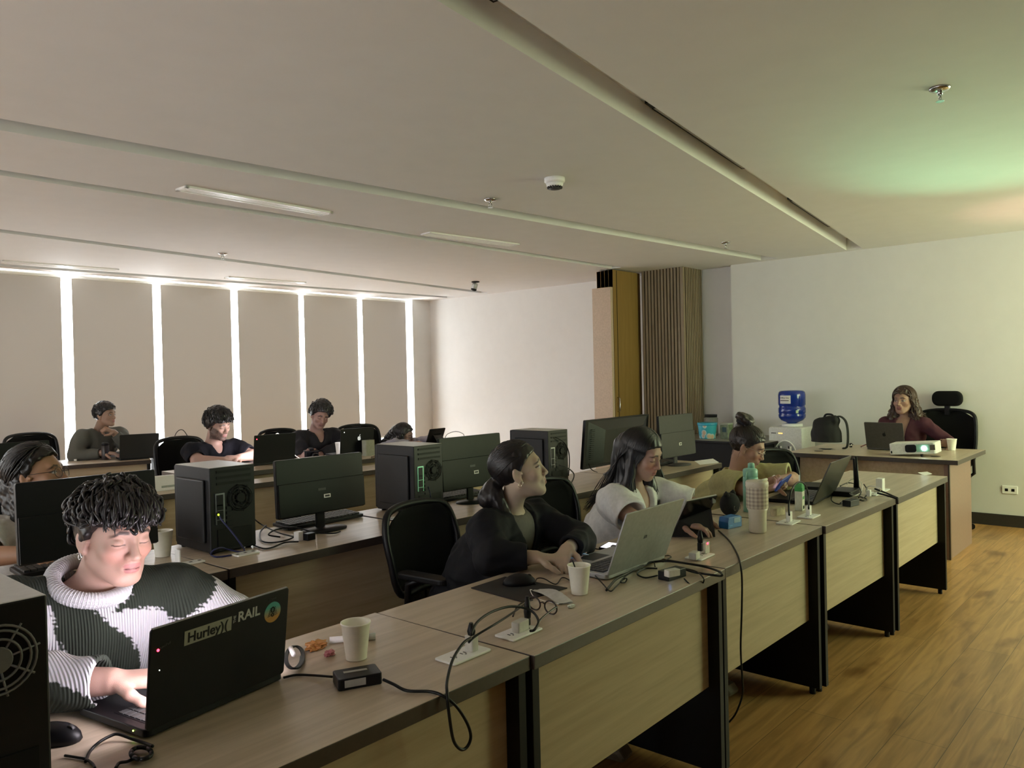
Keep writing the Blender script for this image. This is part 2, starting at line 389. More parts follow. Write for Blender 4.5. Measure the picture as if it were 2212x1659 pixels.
# ------------------------------------------------------------------ slatted pillar, folded partition
sl = MB(); x0, x1, y0, y1 = 7.86, XR+.11, 4.40, 4.95
sl.box(x0+.02, x1, y0+.02, y1, 0, H, 1)
M_slat = wood('slat_wood', (.30,.235,.155), (.22,.165,.105), 2, .5); M_slatgap = mat('slat_gap_black', (.006,.006,.006), .8)
n = 12
for k in range(n):
    a = y0+.045+k*(y1-y0-.05)/n; sl.box(x0-.004, x0+.02, a, a+.027, 0, H)
sl.box(x0-.004, x0+.035, y0-.004, y0+.035, 0, H)
for k in range(10):
    a = x0+.06+k*(x1-x0-.06)/10; sl.box(a, a+.022, y0-.004, y0+.02, 0, H)
sl.build('pillar', [M_slat, M_slatgap], kind='structure')
M_part = wood('partition_veneer', (.30,.185,.06), (.25,.15,.045), 2, .45, spec=.3)
t = thing('folding_partition', 'folded stack of brown wooden partition doors beside the slatted pillar', 'partition', (7.6, 5.1, 0))
for k in range(4):
    p = MB().box(7.36+.012*k, 7.92, 5.0+.062*k, 5.055+.062*k, .012, H-.012)
    p.box(7.36+.012*k, 7.375+.012*k, 4.997+.062*k, 5.058+.062*k, .012, H-.012)
    o = p.build('door_leaf', M_part, t)
    if k == 0:
        o2 = MB().tube([(7.405,4.998,1.02),(7.405,4.965,1.03),(7.405,4.965,1.17),(7.405,4.998,1.18)], .006, 8).build('pull_handle', M_chrome, o)
        MB().box(7.43,7.436,4.996,5.0,.02,H-.02).build('seam', M_slatgap, o)
MB().box(7.31, 7.355, 5.0, 5.25, .0, 2.42).build('trim_1', mat('trim_beige', (.55,.42,.31), .5), kind='structure')
# ------------------------------------------------------------------ desks
def desk(x0, x1, y0, label, group, rot=0, depth=.60, top=.75, legs=True, solid=False):
    t = thing('desk', label, 'desk', (x0, y0, 0), rot, group)
    L = x1-x0; D = depth
    MB().box(0, L, 0, D, top-.036, top, 1, faces={1:0}).build('tabletop', [M_wood, M_edge], t, bevel=.002, local=True)
    for x in (.004, L-.032):
        MB().box(x, x+.028, .012, D-.012, .03, top-.036).build('leg_panel', [M_blkpanel], t, bevel=.0015, local=True)
        for y in (.05, D-.06): MB().lathe([(.013,0),(.013,.03)], 10, M=TR((x+.014, y, 0))).build('foot', M_black, t, local=True)
    MB().box(.032, L-.032, .055, .073, .33, top-.036).build('modesty_panel', M_panel, t, local=True)
    return t
G1 = 'desks of the front row'
desk(.440, 1.473, 1.258, 'oak topped desk in front of the young man in the patchwork sweater', G1, .012)
desk(1.480, 2.553, 1.262, 'oak topped desk holding the silver laptop and mouse pad', G1, .022)
desk(2.562, 3.503, 1.290, 'oak topped desk holding the black tablet stand and the tall tumbler', G1, .004)
desk(3.512, 4.492, 1.282, 'oak topped desk holding the milk carton and charging cables', G1, -.016)
desk(4.503, 5.545, 1.256, 'oak topped desk at the right end of the front row, nearest the lectern desk', G1, -.003)
G2 = 'desks of the second row'
lab2 = ['oak topped desk under the widescreen monitor beside the man in round glasses', 'oak topped desk holding the first black tower and its monitor', 'oak topped desk holding the tower with the green tinted ports',
        'oak topped desk behind the woman in the white shirt', 'oak topped desk at the right end of the second row, paper on top']
for k in range(5):
    x0 = .456+1.015*k
    desk(x0+.004, x0+1.008, [2.735,2.742,2.775,2.78,2.79][k], lab2[k], G2, [.0,.025,0,0,0][k])
# third row, raised back edge, and the far row by the windows
desk(1.10, 2.10, 5.02, 'low oak desk in the middle of the room, hidden behind the round glasses man', 'desks of the third row', -.09, .3)
desk(2.115, 3.10, 4.95, 'low oak desk in the middle of the room with a white sheet on it', 'desks of the third row', -.06, .24)
desk(3.125, 4.12, 4.83, 'low oak desk in the middle of the room behind the wide second-row monitor', 'desks of the third row', -.02, .3)
desk(2.64, 3.62, 5.36, 'taller oak desk with the bearded man and his black laptop', 'desks of the bearded man row', -.06, .6, .785)
desk(3.63, 4.63, 5.26, 'taller oak desk with the lit-apple laptop and a paper cup', 'desks of the bearded man row', 0, .6, .785)
desk(4.64, 5.64, 5.24, 'taller oak desk in front of the girl with glasses', 'desks of the bearded man row', 0, .6, .785)
desk(2.27, 3.235, 7.60, 'oak topped desk by the windows with the grey sweater man', 'desks by the windows', -.30)
desk(3.31, 4.3, 7.18, 'oak topped desk by the windows with a beige gadget on it', 'desks by the windows', -.12)
# teacher's desk
t = thing('lectern_desk', 'wide oak teacher desk at the right with projector and laptop on it', 'desk', (6.95, 2.05, 0))
MB().box(6.50, 7.46, 1.40, 2.70, .715, .75, 1, faces={1:0}).build('tabletop', [M_wood, M_edge], t, bevel=.002)
M_lect = mat('lectern_side_brown', (.26,.17,.135), .42, var=.05)
for y in (1.47, 2.60): MB().box(6.53, 7.26, y, y+.03, .0, .715).build('leg_panel', M_lect if y < 2 else M_blkpanel, t)
MB().box(6.56, 6.58, 1.50, 2.60, .25, .715).build('modesty_panel', M_panel, t)
MB().box(6.525, 6.55, 1.462, 1.472, .0, .715).build('edge_strip', M_edge, t)
for y in (1.60, 2.50): MB().lathe([(.035,0),(.035,.003)], 20, M=TR((6.72,y,.75))).build('cable_grommet', M_edge, t)
# side table at the pillar
t = thing('side_table', 'black side table with snack tubs beside the slatted pillar', 'table', (7.7, 3.7, 0))
MB().box(7.25, 8.15, 3.2, 4.35, .725, .75, 1, faces={1:0}).build('tabletop', [mat('dusty_table', (.2,.19,.16), .4), M_black], t, bevel=.004)
for x in (7.28, 8.1): MB().box(x, x+.025, 3.22, 4.33, 0, .725).build('leg_panel', M_blkpanel, t)
MB().box(7.305, 8.1, 3.24, 3.26, .1, .725).build('back_panel', M_blkpanel, t)
# ------------------------------------------------------------------ things on the ceiling
s0 = SLOTS[0]
def slotpt(x, f=.5): return s0[0]+s0[1]*x+s0[2]*f
for k, (xa, xb, lab) in enumerate([(1.30, 2.0, 'long grey lamp cover in the diagonal ceiling slot, cut by the photo top'),
                                   (3.33, 4.72, 'long grey lamp cover in the diagonal ceiling slot, middle of three'),
                                   (5.90, 7.2, 'long grey lamp cover in the diagonal ceiling slot, nearest the back wall')]):
    t = thing('lamp_cover', lab, 'lamp', ((xa+xb)/2, slotpt((xa+xb)/2), H+.1), math.atan(s0[1]), 'lamp covers in the ceiling slot')
    L = (xb-xa)/2
    MB().box(-L, L, -.062, .05, -.004, .012).build('diffuser', mat('lamp_diffuser_off', (.42,.41,.40), .5), t, local=True)
    b = MB(); b.box(-L-.006, L+.006, .05, .056, -.006, .012); b.box(L, L+.006, -.062, .056, -.006, .012); b.box(-L-.09, -L, -.062, .056, -.003, .012)
    b.build('frame', M_blkpanel, t, local=True)
def vent(xa, ya, xb, yb, w, label):
    d = Vector((xb-xa, yb-ya, 0)); L = d.length
    t = thing('ceiling_vent', label, 'vent', (xa, ya, H), math.atan2(d.y, d.x), 'linear air vents in the ceiling')
    b = MB(); b.box(0, L, 0, .018, -.012, .002); b.box(0, L, w-.018, w, -.012, .002); b.box(0, .02, 0, w, -.012, .002); b.box(L-.02, L, 0, w, -.012, .002)
    b.build('frame', M_white, t, local=True)
    MB().box(.02, L-.02, .018, w-.018, -.001, .004).build('backing', M_grey, t, local=True)
    for k in range(3):
        y = .018+(k+.5)*(w-.036)/3
        MB().box(.02, L-.02, y-.012, y+.012, -.009, -.004).build('slat', M_white, t, local=True)
vent(2.24, 4.56, 3.32, 4.60, .13, 'white linear air vent nearest the camera, beside the partition track')
vent(4.33, 4.70, 5.32, 4.60, .13, 'white linear air vent beside the partition track, nearer the folding doors')
vent(2.33, 8.36, 3.35, 8.30, .12, 'thin white air vent by the windows at the left edge of the photo')
vent(4.47, 8.16, 5.42, 8.08, .12, 'thin white air vent by the windows, above the bearded man')
def sprinkler(x, y, label, s=1.0):
    t = thing('fire_sprinkler', label, 'sprinkler', (x, y, H), 0, 'fire sprinklers in the ceiling')
    MB().lathe([(.042*s,0),(.042*s,-.006),(.030*s,-.014),(.014*s,-.016)], 24).build('escutcheon', M_chrome, t, local=True)
    b = MB(); b.lathe([(.011*s,-.012),(.011*s,-.03*s)], 12)
    for q in (-1, 1): b.tube([(q*.01*s,0,-.028*s),(q*.016*s,0,-.04*s),(q*.005*s,0,-.055*s)], .003*s, 6)
    b.build('frame', M_chrome, t, local=True)
    MB().lathe([(.004*s,-.052*s),(.017*s,-.056*s),(.017*s,-.058*s)], 16).build('deflector', M_chrome, t, local=True)
sprinkler(3.731, .848, 'chrome fire sprinkler in the green tinted ceiling at upper right')
sprinkler(3.845, 3.577, 'chrome fire sprinkler in the ceiling beside the smoke detector')
sprinkler(6.704, 3.304, 'small chrome fire sprinkler near the back wall end of the slots')
sprinkler(3.639, 6.741, 'chrome fire sprinkler in the ceiling near the window side slot')
t = thing('smoke_detector', 'round white smoke detector hanging from the ceiling', 'smoke detector', (3.727, 2.935, H))
MB().lathe([(.062,0),(.062,-.022),(.052,-.03)], 32).build('base', M_white, t, local=True)
MB().lathe([(.052,-.028),(.048,-.05),(.03,-.056)], 32).build('body', M_white, t, local=True)
g = MB()
for k in range(16):
    a = 2*PI*k/16; g.box(.032, .046, -.003, .003, -.062, -.05, M=TR((0,0,0), 0, 0, a))
g.lathe([(.034,-.056),(.034,-.066),(.01,-.068)], 24); g.build('grille', M_grey, t, local=True)
t = thing('spot_camera', 'small black and silver ceiling camera near the rear wall', 'camera', (6.998, 6.791, H))
MB().lathe([(.05,0),(.05,-.012),(.02,-.016)], 20).build('mount', M_black, t, local=True)
MB().lathe([(.028,0),(.036,-.02),(.036,-.07),(.02,-.08)], 20, M=TR((0,0,-.02), .25, .15)).build('head', M_silver, t, local=True)
MB().lathe([(.033,-.06),(.036,-.09),(.016,-.1)], 20, M=TR((.0,0,-.02), .25, .15)).build('lens', M_black, t, local=True)
# wall sockets
for y, lab in ((1.353, 'white double wall socket low on the back wall by the lectern desk'),):
    t = thing('wall_socket', lab, 'socket', (XR, y, .33))
    MB().box(XR-.008, XR, y-.06, y+.06, .295, .368).build('plate', M_white, t, bevel=.003)
    for q in (-.025, .025): MB().box(XR-.0095, XR-.007, y+q-.012, y+q+.012, .318, .342).build('outlet', M_black, t)
# ------------------------------------------------------------------ office chairs
def make_chair(top=.90, w=.44):
    t = thing('office_chair', '', 'chair', (0,0,0))
    def arc(z, ww, dy=0): return [(ww*math.sin(a), .22+dy+.07*math.cos(a)-.07, z) for a in [(-1+2*k/10)*.95 for k in range(11)]]
    hw = w/2
    fr = [(-hw*.82,.20,.55),(-hw,.215,.70),(-hw*1.0,.24,top-.10),(-hw*.86,.262,top-.025),(-hw*.5,.285,top),(0,.293,top+.006),(hw*.5,.285,top),(hw*.86,.262,top-.025),(hw,.24,top-.10),(hw,.215,.70),(hw*.82,.20,.55),(0,.235,.535)]
    MB().tube(smooth_pts(fr, 5, True), .016, 8, closed=True).build('back_frame', M_black, t, local=True)
    b = MB(); nx, nz = 12, 10; vs = []
    for j in range(nz+1):
        z = .545+(top-.01-.545)*j/nz; ww = hw*(.83+.17*min(1, (z-.545)/.15)) if z < top-.11 else hw*(1-.42*((z-top+.11)/.1)**2)
        for i in range(nx+1):
            q = -1+2*i/nx; vs.append((ww*q, .212+.08*(z-.55)+.045*(1-q*q), z))
    fs = [(j*(nx+1)+i, j*(nx+1)+i+1, (j+1)*(nx+1)+i+1, (j+1)*(nx+1)+i) for j in range(nz) for i in range(nx)]
    b.add(vs, fs, 0, True)
    o = b.build('back_mesh', M_blackmesh, t, local=True); sd = o.modifiers.new('thick', 'SOLIDIFY'); sd.thickness = .006
    MB().box(-.03, .03, .24, .27, .42, .70, M=TR((0,.02,0), -.06)).build('spine', M_black, t, local=True)
    MB().rbox(-.24, .24, -.24, .22, .43, .485, .09).build('seat', M_blackmesh, t, bevel=.02, local=True)
    MB().lathe([(.028,.10),(.028,.40),(.10,.42),(.10,.432)], 16).build('gas_lift', M_black, t, local=True)
    for k in range(5):
        a = 2*PI*k/5+.3; M = TR((0,0,0), 0, 0, a)
        l = MB().tube([(0,0,.105),(.15,0,.095),(.27,0,.075)], [.026,.02,.014], 8, M=M).build('base_arm', M_black, t, local=True)
        MB().lathe([(.026,-.012),(.026,.012)], 14, M=M @ TR((.27,0,.026), PI/2)).build('caster', M_black, l, local=True)
    for q in (-1, 1):
        MB().tube([(q*.23,.05,.45),(q*.29,.06,.50),(q*.29,.05,.64),(q*.28,-.02,.665)], .014, 8).build('armrest_bracket', M_black, t, local=True)
        MB().rbox(q*.28-.035, q*.28+.035, -.16, .10, .66, .685, .03).build('armrest', M_black, t, bevel=.006, local=True)
    return t
GC = 'black mesh office chairs'
chair0 = make_chair()
chair0['label'] = 'black mesh office chair behind the woman in the black jacket'; chair0['group'] = GC
chair0.location = (2.36, 2.40, -.02); chair0.rotation_euler = (0,0,.10)
dup(chair0, (3.22, 2.42, -.02), -.1, 'black mesh office chair behind the woman in the white shirt', GC)
dup(chair0, (4.30, 2.42, -.03), .15, 'black mesh office chair behind the woman in the yellow green top', GC)
dup(chair0, (5.18, 2.10, -.02), -.5, 'empty black mesh office chair between the water dispenser and the front desks', GC)
chairB = make_chair(1.0, .5)
chairB['label'] = 'black office chair behind the bearded man'; chairB['group'] = GC
chairB.location = (3.16, 6.30, -.02); chairB.rotation_euler = (0,0,.25)
dup(chairB, (4.24, 6.55, -.03), .15, 'black office chair behind the man in the dark shirt', GC)
dup(chairB, (4.98, 6.35, -.03), -.1, 'empty black office chair between the dark shirt man and the girl in glasses', GC)
dup(chairB, (2.66, 8.42, -.02), .2, 'black office chair behind the man in the grey sweater', GC)
dup(chair0, (1.02, 4.05, 0), 0, 'black office chair behind the man in round glasses', GC)
chairC = make_chair(.80)
chairC['label'] = 'black office chair behind the young man in the patchwork sweater'; chairC['group'] = GC; chairC.location = (.80, 2.42, 0)
t = make_chair(1.04, .50); tag(t, 'high backed black mesh chair with headrest behind the lecturer', 'chair'); t.name = 'executive_chair'
t.location = (7.83, 1.86, 0); t.rotation_euler = (0,0,-PI/2-.12)
MB().rbox(-.13, .13, .255, .32, 1.08, 1.22, .06, ax=1).build('headrest', M_blackmesh, t, bevel=.02, local=True)
MB().box(-.02, .02, .27, .30, 1.0, 1.10).build('headrest_post', M_black, t, local=True)

# ------------------------------------------------------------------ desktop towers (rear towards the camera)
M_ioshield = mat('io_shield', (.36,.37,.38), .3, .9)
M_iogreen = mat('io_shield_green_reflection', (.35,.80,.58), .35, .3)  # reflected green light put into the plate's colour; the plate emits nothing
def tower(loc, label, rz=0, lit=False, fan=False, w=.20, d=.30, h=.352):
    t = thing('computer_tower', label, 'computer', loc, rz, 'desktop computer towers')
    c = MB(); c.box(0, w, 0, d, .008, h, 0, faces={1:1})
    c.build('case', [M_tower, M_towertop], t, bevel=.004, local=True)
    MB().prism([(.035,.045),(d-.03,.045),(d-.03,h-.05),(.035,h-.05)], -.012, .001, ax=0).build('side_panel', M_tower, t, bevel=.011, seg=3, local=True)
    MB().rbox(.008, w-.008, d, d+.022, .012, h-.004, .01, ax=1).build('front_bezel', M_black, t, local=True)
    io = MB(); io.box(.022, .062, -.004, .002, h*.34, h*.70)
    o = io.build('port_plate', M_iogreen if lit else M_ioshield, t, local=True)  # lit picks the plate tinted with the green reflection
    pr = MB()
    for zz, hh in ((.66,.02),(.60,.03),(.54,.024),(.47,.026),(.42,.014),(.37,.02)): pr.box(.027, .054, -.0065, -.003, h*zz-hh*.5, h*zz+hh*.4)
    pr.build('ports', M_black, o, local=True)
    fr = MB()
    cz, cx, R = (h*.62, w*.66, .052)
    if fan: cx, cz, R = w*.62, h*.74, .056
    for rr in (.35, .6, .85, 1.0): fr.tube([(cx+R*rr*math.cos(a), -.006, cz+R*rr*math.sin(a)) for a in [2*PI*k/32 for k in range(32)]], .0022, 6, closed=True)
    for k in range(8):
        a = 2*PI*k/8+.2; fr.tube([(cx+R*.3*math.cos(a),-.006,cz+R*.3*math.sin(a)),(cx+R*1.12*math.cos(a),-.005,cz+R*1.12*math.sin(a))], .002, 6)
    fr.lathe([(R*.34,-.003),(R*.34,.003)], 20, M=TR((cx,-.006,cz), PI/2))
    fr.build('fan_grille', mat('fan_grille_grey', (.13,.13,.13), .45) if fan else M_blkpanel, t, local=True)
    ps = MB(); ps.box(.03, w-.02, -.003, .002, .02, h*.28); ps.build('power_supply', M_blkpanel, t, local=True)
    sl = MB()
    for k in range(3): sl.box(.03, w-.02, -.003, .001, h*.965-.024*k-.012, h*.965-.024*k-.002)
    if not fan: sl.build('vent_slots', M_blkpanel, t, local=True)
    xs = MB()
    for k in range(5): xs.box(.07, .095, -.004, .002, h*.36-.02*k+.05, h*.36-.02*k+.062)
    xs.build('expansion_cover', M_tower if not fan else M_ioshield, t, local=True)
    for x in (.02, w-.02):
        for y in (.03, d-.03): MB().lathe([(.012,0),(.012,.009)], 10, M=TR((x,y,0))).build('foot', M_black, t, local=True)
    return t
tower((1.545, 3.015, .75), 'black computer tower with pale top and a blue network cable')
tower((2.634, 3.02, .75), 'black computer tower with green tinted ports beside the middle monitor', lit=True)
tower((3.775, 3.07, .75), 'black computer tower behind the head of the woman in black')
tower((.262, 1.470, .75), 'black computer tower with round fan grille at the lower left corner', fan=True, h=.345, d=.29)
desk(-.575, .434, 1.255, 'oak topped desk under the lower left computer tower', G1, .004)

# ------------------------------------------------------------------ monitors (backs towards the camera)
def monitor(loc, label, rz=0, w=.475, h=.275, zb=.08, tilt=-.05, col=None, sticker=True, hump=False):
    t = thing('monitor', label, 'monitor', loc, rz, 'desktop monitors')
    m = col or M_black
    Mh = TR((0,0,zb), tilt)
    MB().rbox(-w/2, w/2, 0, .022, 0, h, .008, ax=1, M=Mh).build('housing', m, t, bevel=.002, local=True)
    MB().box(-w/2+.01, w/2-.01, .0225, .0235, .012, h-.01, M=Mh).build('screen', M_blackgloss, t, local=True)
    if hump:
        bk = MB(); vs = [(-w*.46,0,h*.06),(w*.46,0,h*.06),(w*.46,0,h*.97),(-w*.46,0,h*.97),(-w*.3,-.05,h*.12),(w*.3,-.05,h*.12),(w*.3,-.05,h*.80),(-w*.3,-.05,h*.80)]
        bk.add(vs, [(4,5,6,7)[::-1],(0,4,7,3),(1,2,6,5),(3,7,6,2),(0,1,5,4)], 0, False, Mh); bk.build('back_hump', mat('monitor_back_grey', (.014,.014,.014), .35), t, local=True)
        sl = MB()
        for k in range(16): sl.box(-w*.44, -w*.33, -.02, -.012, h*.2+k*h*.04, h*.2+k*h*.04+.004, M=Mh)
        sl.build('vent_slots', M_blkpanel, t, local=True)
        text('logo', 'A C E R'.replace(' ', ''), .016, Mh @ TR((-.01,-.0135,h*.885), PI/2-.53), M_silver, t)
    else:
        MB().box(-w*.495, w*.495, -.010, 0, .004, h*.585, M=Mh).build('back_cover', m, t, bevel=.003, local=True)
    if sticker:
        MB().box(-.03, .012, -.0112, -.0095, h*.40, h*.44, M=Mh).build('label_plate', M_grey, t, local=True)
        MB().box(.0, .036, -.0114, -.0095, h*.26, h*.325, M=Mh).build('asset_sticker', M_paper, t, local=True)
        MB().box(.005, .031, -.0119, -.0108, h*.275, h*.31, M=Mh).build('barcode', M_grey, t, local=True)
    MB().rbox(-.025, .025, .0235 if not hump else -.075, .036 if not hump else -.055, .012, zb+h*(.1 if not hump else .5), .006).build('stand_neck', m, t, local=True)
    MB().lathe([(.11,0),(.11,.006),(.03,.013)], 28, M=Matrix.Diagonal((1.05,.75,1,1))).build('stand_base', m, t, local=True)
    return t
monitor((1.115, 3.06, .75), 'wide black monitor half hiding the man in round glasses', 0, .478, .285)
monitor((2.143, 3.10, .75), 'black monitor with white asset sticker between two computer towers', 0, .477, .262)
monitor((3.122, 3.08, .75), 'thin dark monitor beside the woman in black, tower on its left', 0, .482, .29, col=mat('monitor_green_black', (.005,.008,.006), .42, spec=.2))
monitor((4.56, 3.10, .75), 'older thick monitor with deep back behind the woman in white', .05, .84, .325, .072, .10, sticker=False, hump=True)
monitor((5.245, 3.0, .75), 'grey backed monitor in front of the slatted pillar', 0, .50, .315, .065, col=mat('monitor_dark_grey', (.038,.038,.038), .5))
monitor((1.40, 5.13, .75), 'dark monitor at the left edge behind the man in round glasses', .0, .50, .30)

# ------------------------------------------------------------------ keyboards
def keyboard(loc, label, rz=0, w=.44):
    t = thing('keyboard', label, 'keyboard', loc, rz, 'computer keyboards')
    MB().rbox(-w/2, w/2, 0, .14, 0, .016, .01, M=TR((0,0,.001), .05)).build('base', M_black, t, bevel=.003, local=True)
    k = MB()
    for r in range(5):
        for q in range(18): k.box(-w/2+.014+q*(w-.03)/18, -w/2+.014+(q+.82)*(w-.03)/18, .014+r*.024, .034+r*.024, .016, .024, M=TR((0,0,.001), .05))
    k.build('keys', M_grey, t, local=True); return t
keyboard((2.24, 3.205, .751), 'black keyboard behind the monitor between the two towers', .02)
keyboard((1.15, 3.225, .751), 'black keyboard behind the wide monitor at the left', .0)
keyboard((3.14, 3.20, .751), 'black keyboard behind the thin dark monitor', .0)

# ------------------------------------------------------------------ laptops
def laptop(hl, hr, label, lean=.3, h=.22, d=.225, body=None, lidm=None, glow=None, keys=True, z=.75, flipside=1):
    "hl, hr: the two hinge corners on the table as the lid's back is seen"
    hl, hr = Vector(hl), Vector(hr); w = (hr-hl).length
    X = (hr-hl).normalized(); rz = math.atan2(X.y, X.x)
    t = thing('laptop', label, 'laptop', (hl.x, hl.y, z), rz)
    body = body or M_black; lidm = lidm or body
    MB().rbox(0, w, .0, d, .004, .020, .012).build('base', body, t, bevel=.002, local=True)
    if keys:
        MB().box(.02, w-.02, .03, d*.58, .0203, .0208).build('keyboard_well', M_black, t, local=True)
        k = MB()
        for r in range(5):
            for q in range(14): k.box(.024+q*(w-.048)/14, .024+(q+.85)*(w-.048)/14, .034+r*(d*.54-.03)/5, .034+(r+.82)*(d*.54-.03)/5, .0205, .0225)
        k.build('keys', M_grey, t, local=True)
        MB().box(w*.36, w*.64, d*.66, d*.95, .0201, .0206).build('touchpad', M_grey, t, local=True)
    Ml = TR((0,.004,.018), lean)
    lid = MB().rbox(0, w, -.006, 0, 0, h, .008, ax=1, M=Ml).build('lid', lidm, t, bevel=.0012, local=True)
    scr = MB().box(.008, w-.008, .0004, .0010, .012, h-.008, M=Ml).build('screen', glow or M_blackgloss, lid, local=True)
    return t, lid, Ml, w
# ------------------------------------------------------------------ smooth solid modelling for people: signed distances on a grid, then a skin over the zero level
def npv(p): return np.array([p[0], p[1], p[2]], dtype=np.float32)
class SDF:
    def __init__(s, lo, hi, h):
        s.lo = np.array(lo, np.float32); s.h = h; s.n = np.ceil((np.array(hi)-s.lo)/h).astype(int)+1
        s.D = np.full(tuple(s.n), .12, np.float32)
    def _box(s, lo, hi):
        a = np.maximum(np.floor((lo-s.lo)/s.h).astype(int), 0); b = np.minimum(np.ceil((hi-s.lo)/s.h).astype(int)+1, s.n)
        if np.any(b <= a): return None, None
        ax = [s.lo[i]+s.h*np.arange(a[i], b[i], dtype=np.float32) for i in range(3)]
        return (slice(a[0],b[0]), slice(a[1],b[1]), slice(a[2],b[2])), np.stack(np.meshgrid(*ax, indexing='ij'), -1)
    def op(s, fn, lo, hi, k=.01, mode='u'):
        m = k+s.h*2.5+.004
        sl, P = s._box(np.minimum(lo, hi)-m, np.maximum(lo, hi)+m)
        if sl is None: return
        v = fn(P); d = s.D[sl]
        if mode == 's': v = -v
        if k > 0:
            hh = np.maximum(k-np.abs(d-v), 0); q = hh*hh/(4*k)
        else: q = 0
        s.D[sl] = np.minimum(d, v)-q if mode == 'u' else np.maximum(d, v)+q
    def cone(s, a, b, ra, rb, k=.012, mode='u'):
        a, b = npv(a), npv(b); ab = b-a; L2 = max(float(ab@ab), 1e-9); r = max(ra, rb)
        def f(P):
            t = np.clip(((P-a)@ab)/L2, 0, 1); return np.linalg.norm(P-a-t[..., None]*ab, axis=-1)-(ra+(rb-ra)*t)
        s.op(f, np.minimum(a, b)-r, np.maximum(a, b)+r, k, mode)
    def ell(s, c, r, R=None, k=.012, mode='u', extra=None):
        c = npv(c); r = np.array(r, np.float32); m = r.max()
        def f(P):
            q = P-c
            if R is not None: q = q@R
            k0 = np.linalg.norm(q/r, axis=-1); k1 = np.linalg.norm(q/(r*r), axis=-1)+1e-9
            d = k0*(k0-1)/k1
            return extra(P, d) if extra else d
        s.op(f, c-m, c+m, k, mode)
    def noise(s, amp, freq, seed=0, stretch=(1,1,1)):
        rnd = np.random.RandomState(seed); ax = [s.lo[i]+s.h*np.arange(s.n[i], dtype=np.float32) for i in range(3)]
        n = np.zeros(tuple(s.n), np.float32)
        for q in range(5):
            d = rnd.randn(3); d = d/np.linalg.norm(d)*freq*(1+.5*q)*np.array(stretch); ph = rnd.rand()*6.28
            w = rnd.randn(3)*freq*.6*np.array(stretch)
            X, Y, Z = ax[0][:,None,None], ax[1][None,:,None], ax[2][None,None,:]
            n += np.sin(d[0]*X+d[1]*Y+d[2]*Z+ph+1.3*np.sin(w[0]*X+w[1]*Y+w[2]*Z+ph*2))/(1+.4*q)
        s.D += amp*n/2.2
    def mesh(s):
        D = s.D; ins = D < 0
        n0, n1, n2 = D.shape
        c = np.zeros((n0-1, n1-1, n2-1), np.uint8)
        for i in (0,1):
            for j in (0,1):
                for k in (0,1): c += ins[i:n0-1+i, j:n1-1+j, k:n2-1+k]
        act = (c > 0) & (c < 8); idx = np.full(act.shape, -1, np.int64); ids = np.argwhere(act); idx[act] = np.arange(len(ids))
        acc = np.zeros((len(ids), 3), np.float32); cnt = np.zeros(len(ids), np.float32)
        I = ids
        for ax in range(3):
            o = [q for q in range(3) if q != ax]
            for u in (0,1):
                for v in (0,1):
                    A = I.copy(); A[:, o[0]] += u; A[:, o[1]] += v; B = A.copy(); B[:, ax] += 1
                    da = D[A[:,0],A[:,1],A[:,2]]; db = D[B[:,0],B[:,1],B[:,2]]; m = (da < 0) != (db < 0)
                    t = np.where(m, da/np.where(m, da-db, 1), 0)
                    p = (A-I).astype(np.float32); p[:, ax] += t
                    acc[m] += p[m]; cnt[m] += 1
        V = s.lo+s.h*(I+acc/np.maximum(cnt, 1)[:, None])
        F = []
        for ax in range(3):
            o = [(ax+1) % 3, (ax+2) % 3]
            A = ins; sl0 = [slice(None)]*3; sl1 = [slice(None)]*3; sl0[ax] = slice(0, -1); sl1[ax] = slice(1, None)
            e = A[tuple(sl0)] != A[tuple(sl1)]; E = np.argwhere(e); E = E[(E[:,o[0]] > 0) & (E[:,o[1]] > 0) & (E[:,o[0]] < D.shape[o[0]]-1) & (E[:,o[1]] < D.shape[o[1]]-1)]
            if not len(E): continue
            def cell(du, dv):
                C = E.copy(); C[:, o[0]] -= du; C[:, o[1]] -= dv; return idx[C[:,0],C[:,1],C[:,2]]
            q = np.stack([cell(1,1), cell(0,1), cell(0,0), cell(1,0)], 1)
            inside = ins[E[:,0],E[:,1],E[:,2]]; q[~inside] = q[~inside][:, ::-1]
            F.append(q)
        F = np.concatenate(F); F = F[(F >= 0).all(1)]
        return V, F
def np_mesh(name, V, F, material, parent=None, cols=None, relax=1):
    V = V.astype(np.float64)
    for _ in range(relax):                                       # light smoothing
        acc = np.zeros_like(V); c = np.zeros(len(V))
        for a, b in ((0,1),(1,2),(2,3),(3,0)):
            np.add.at(acc, F[:,a], V[F[:,b]]); np.add.at(acc, F[:,b], V[F[:,a]]); np.add.at(c, F[:,a], 1); np.add.at(c, F[:,b], 1)
        V = V*.5+.5*acc/np.maximum(c, 1)[:, None]
    me = bpy.data.meshes.new(name); me.vertices.add(len(V)); me.vertices.foreach_set('co', V.astype(np.float32).ravel())
    me.loops.add(len(F)*4); me.loops.foreach_set('vertex_index', F.astype(np.int32).ravel())
    me.polygons.add(len(F)); me.polygons.foreach_set('loop_start', np.arange(0, len(F)*4, 4, dtype=np.int32)); me.polygons.foreach_set('loop_total', np.full(len(F), 4, np.int32))
    me.update(calc_edges=True); me.validate(); me.polygons.foreach_set('use_smooth', np.ones(len(me.polygons), bool))
    if cols is not None:
        C = cols(V); ca = me.color_attributes.new('Col', 'FLOAT_COLOR', 'POINT')
        ca.data.foreach_set('color', np.concatenate([C, np.ones((len(C),1))], 1).astype(np.float32).ravel())
    me.materials.append(material)
    o = bpy.data.objects.new(name, me); COL.objects.link(o)
    if parent is not None: o.parent = parent; o.matrix_parent_inverse = world_of(parent).inverted()
    return o
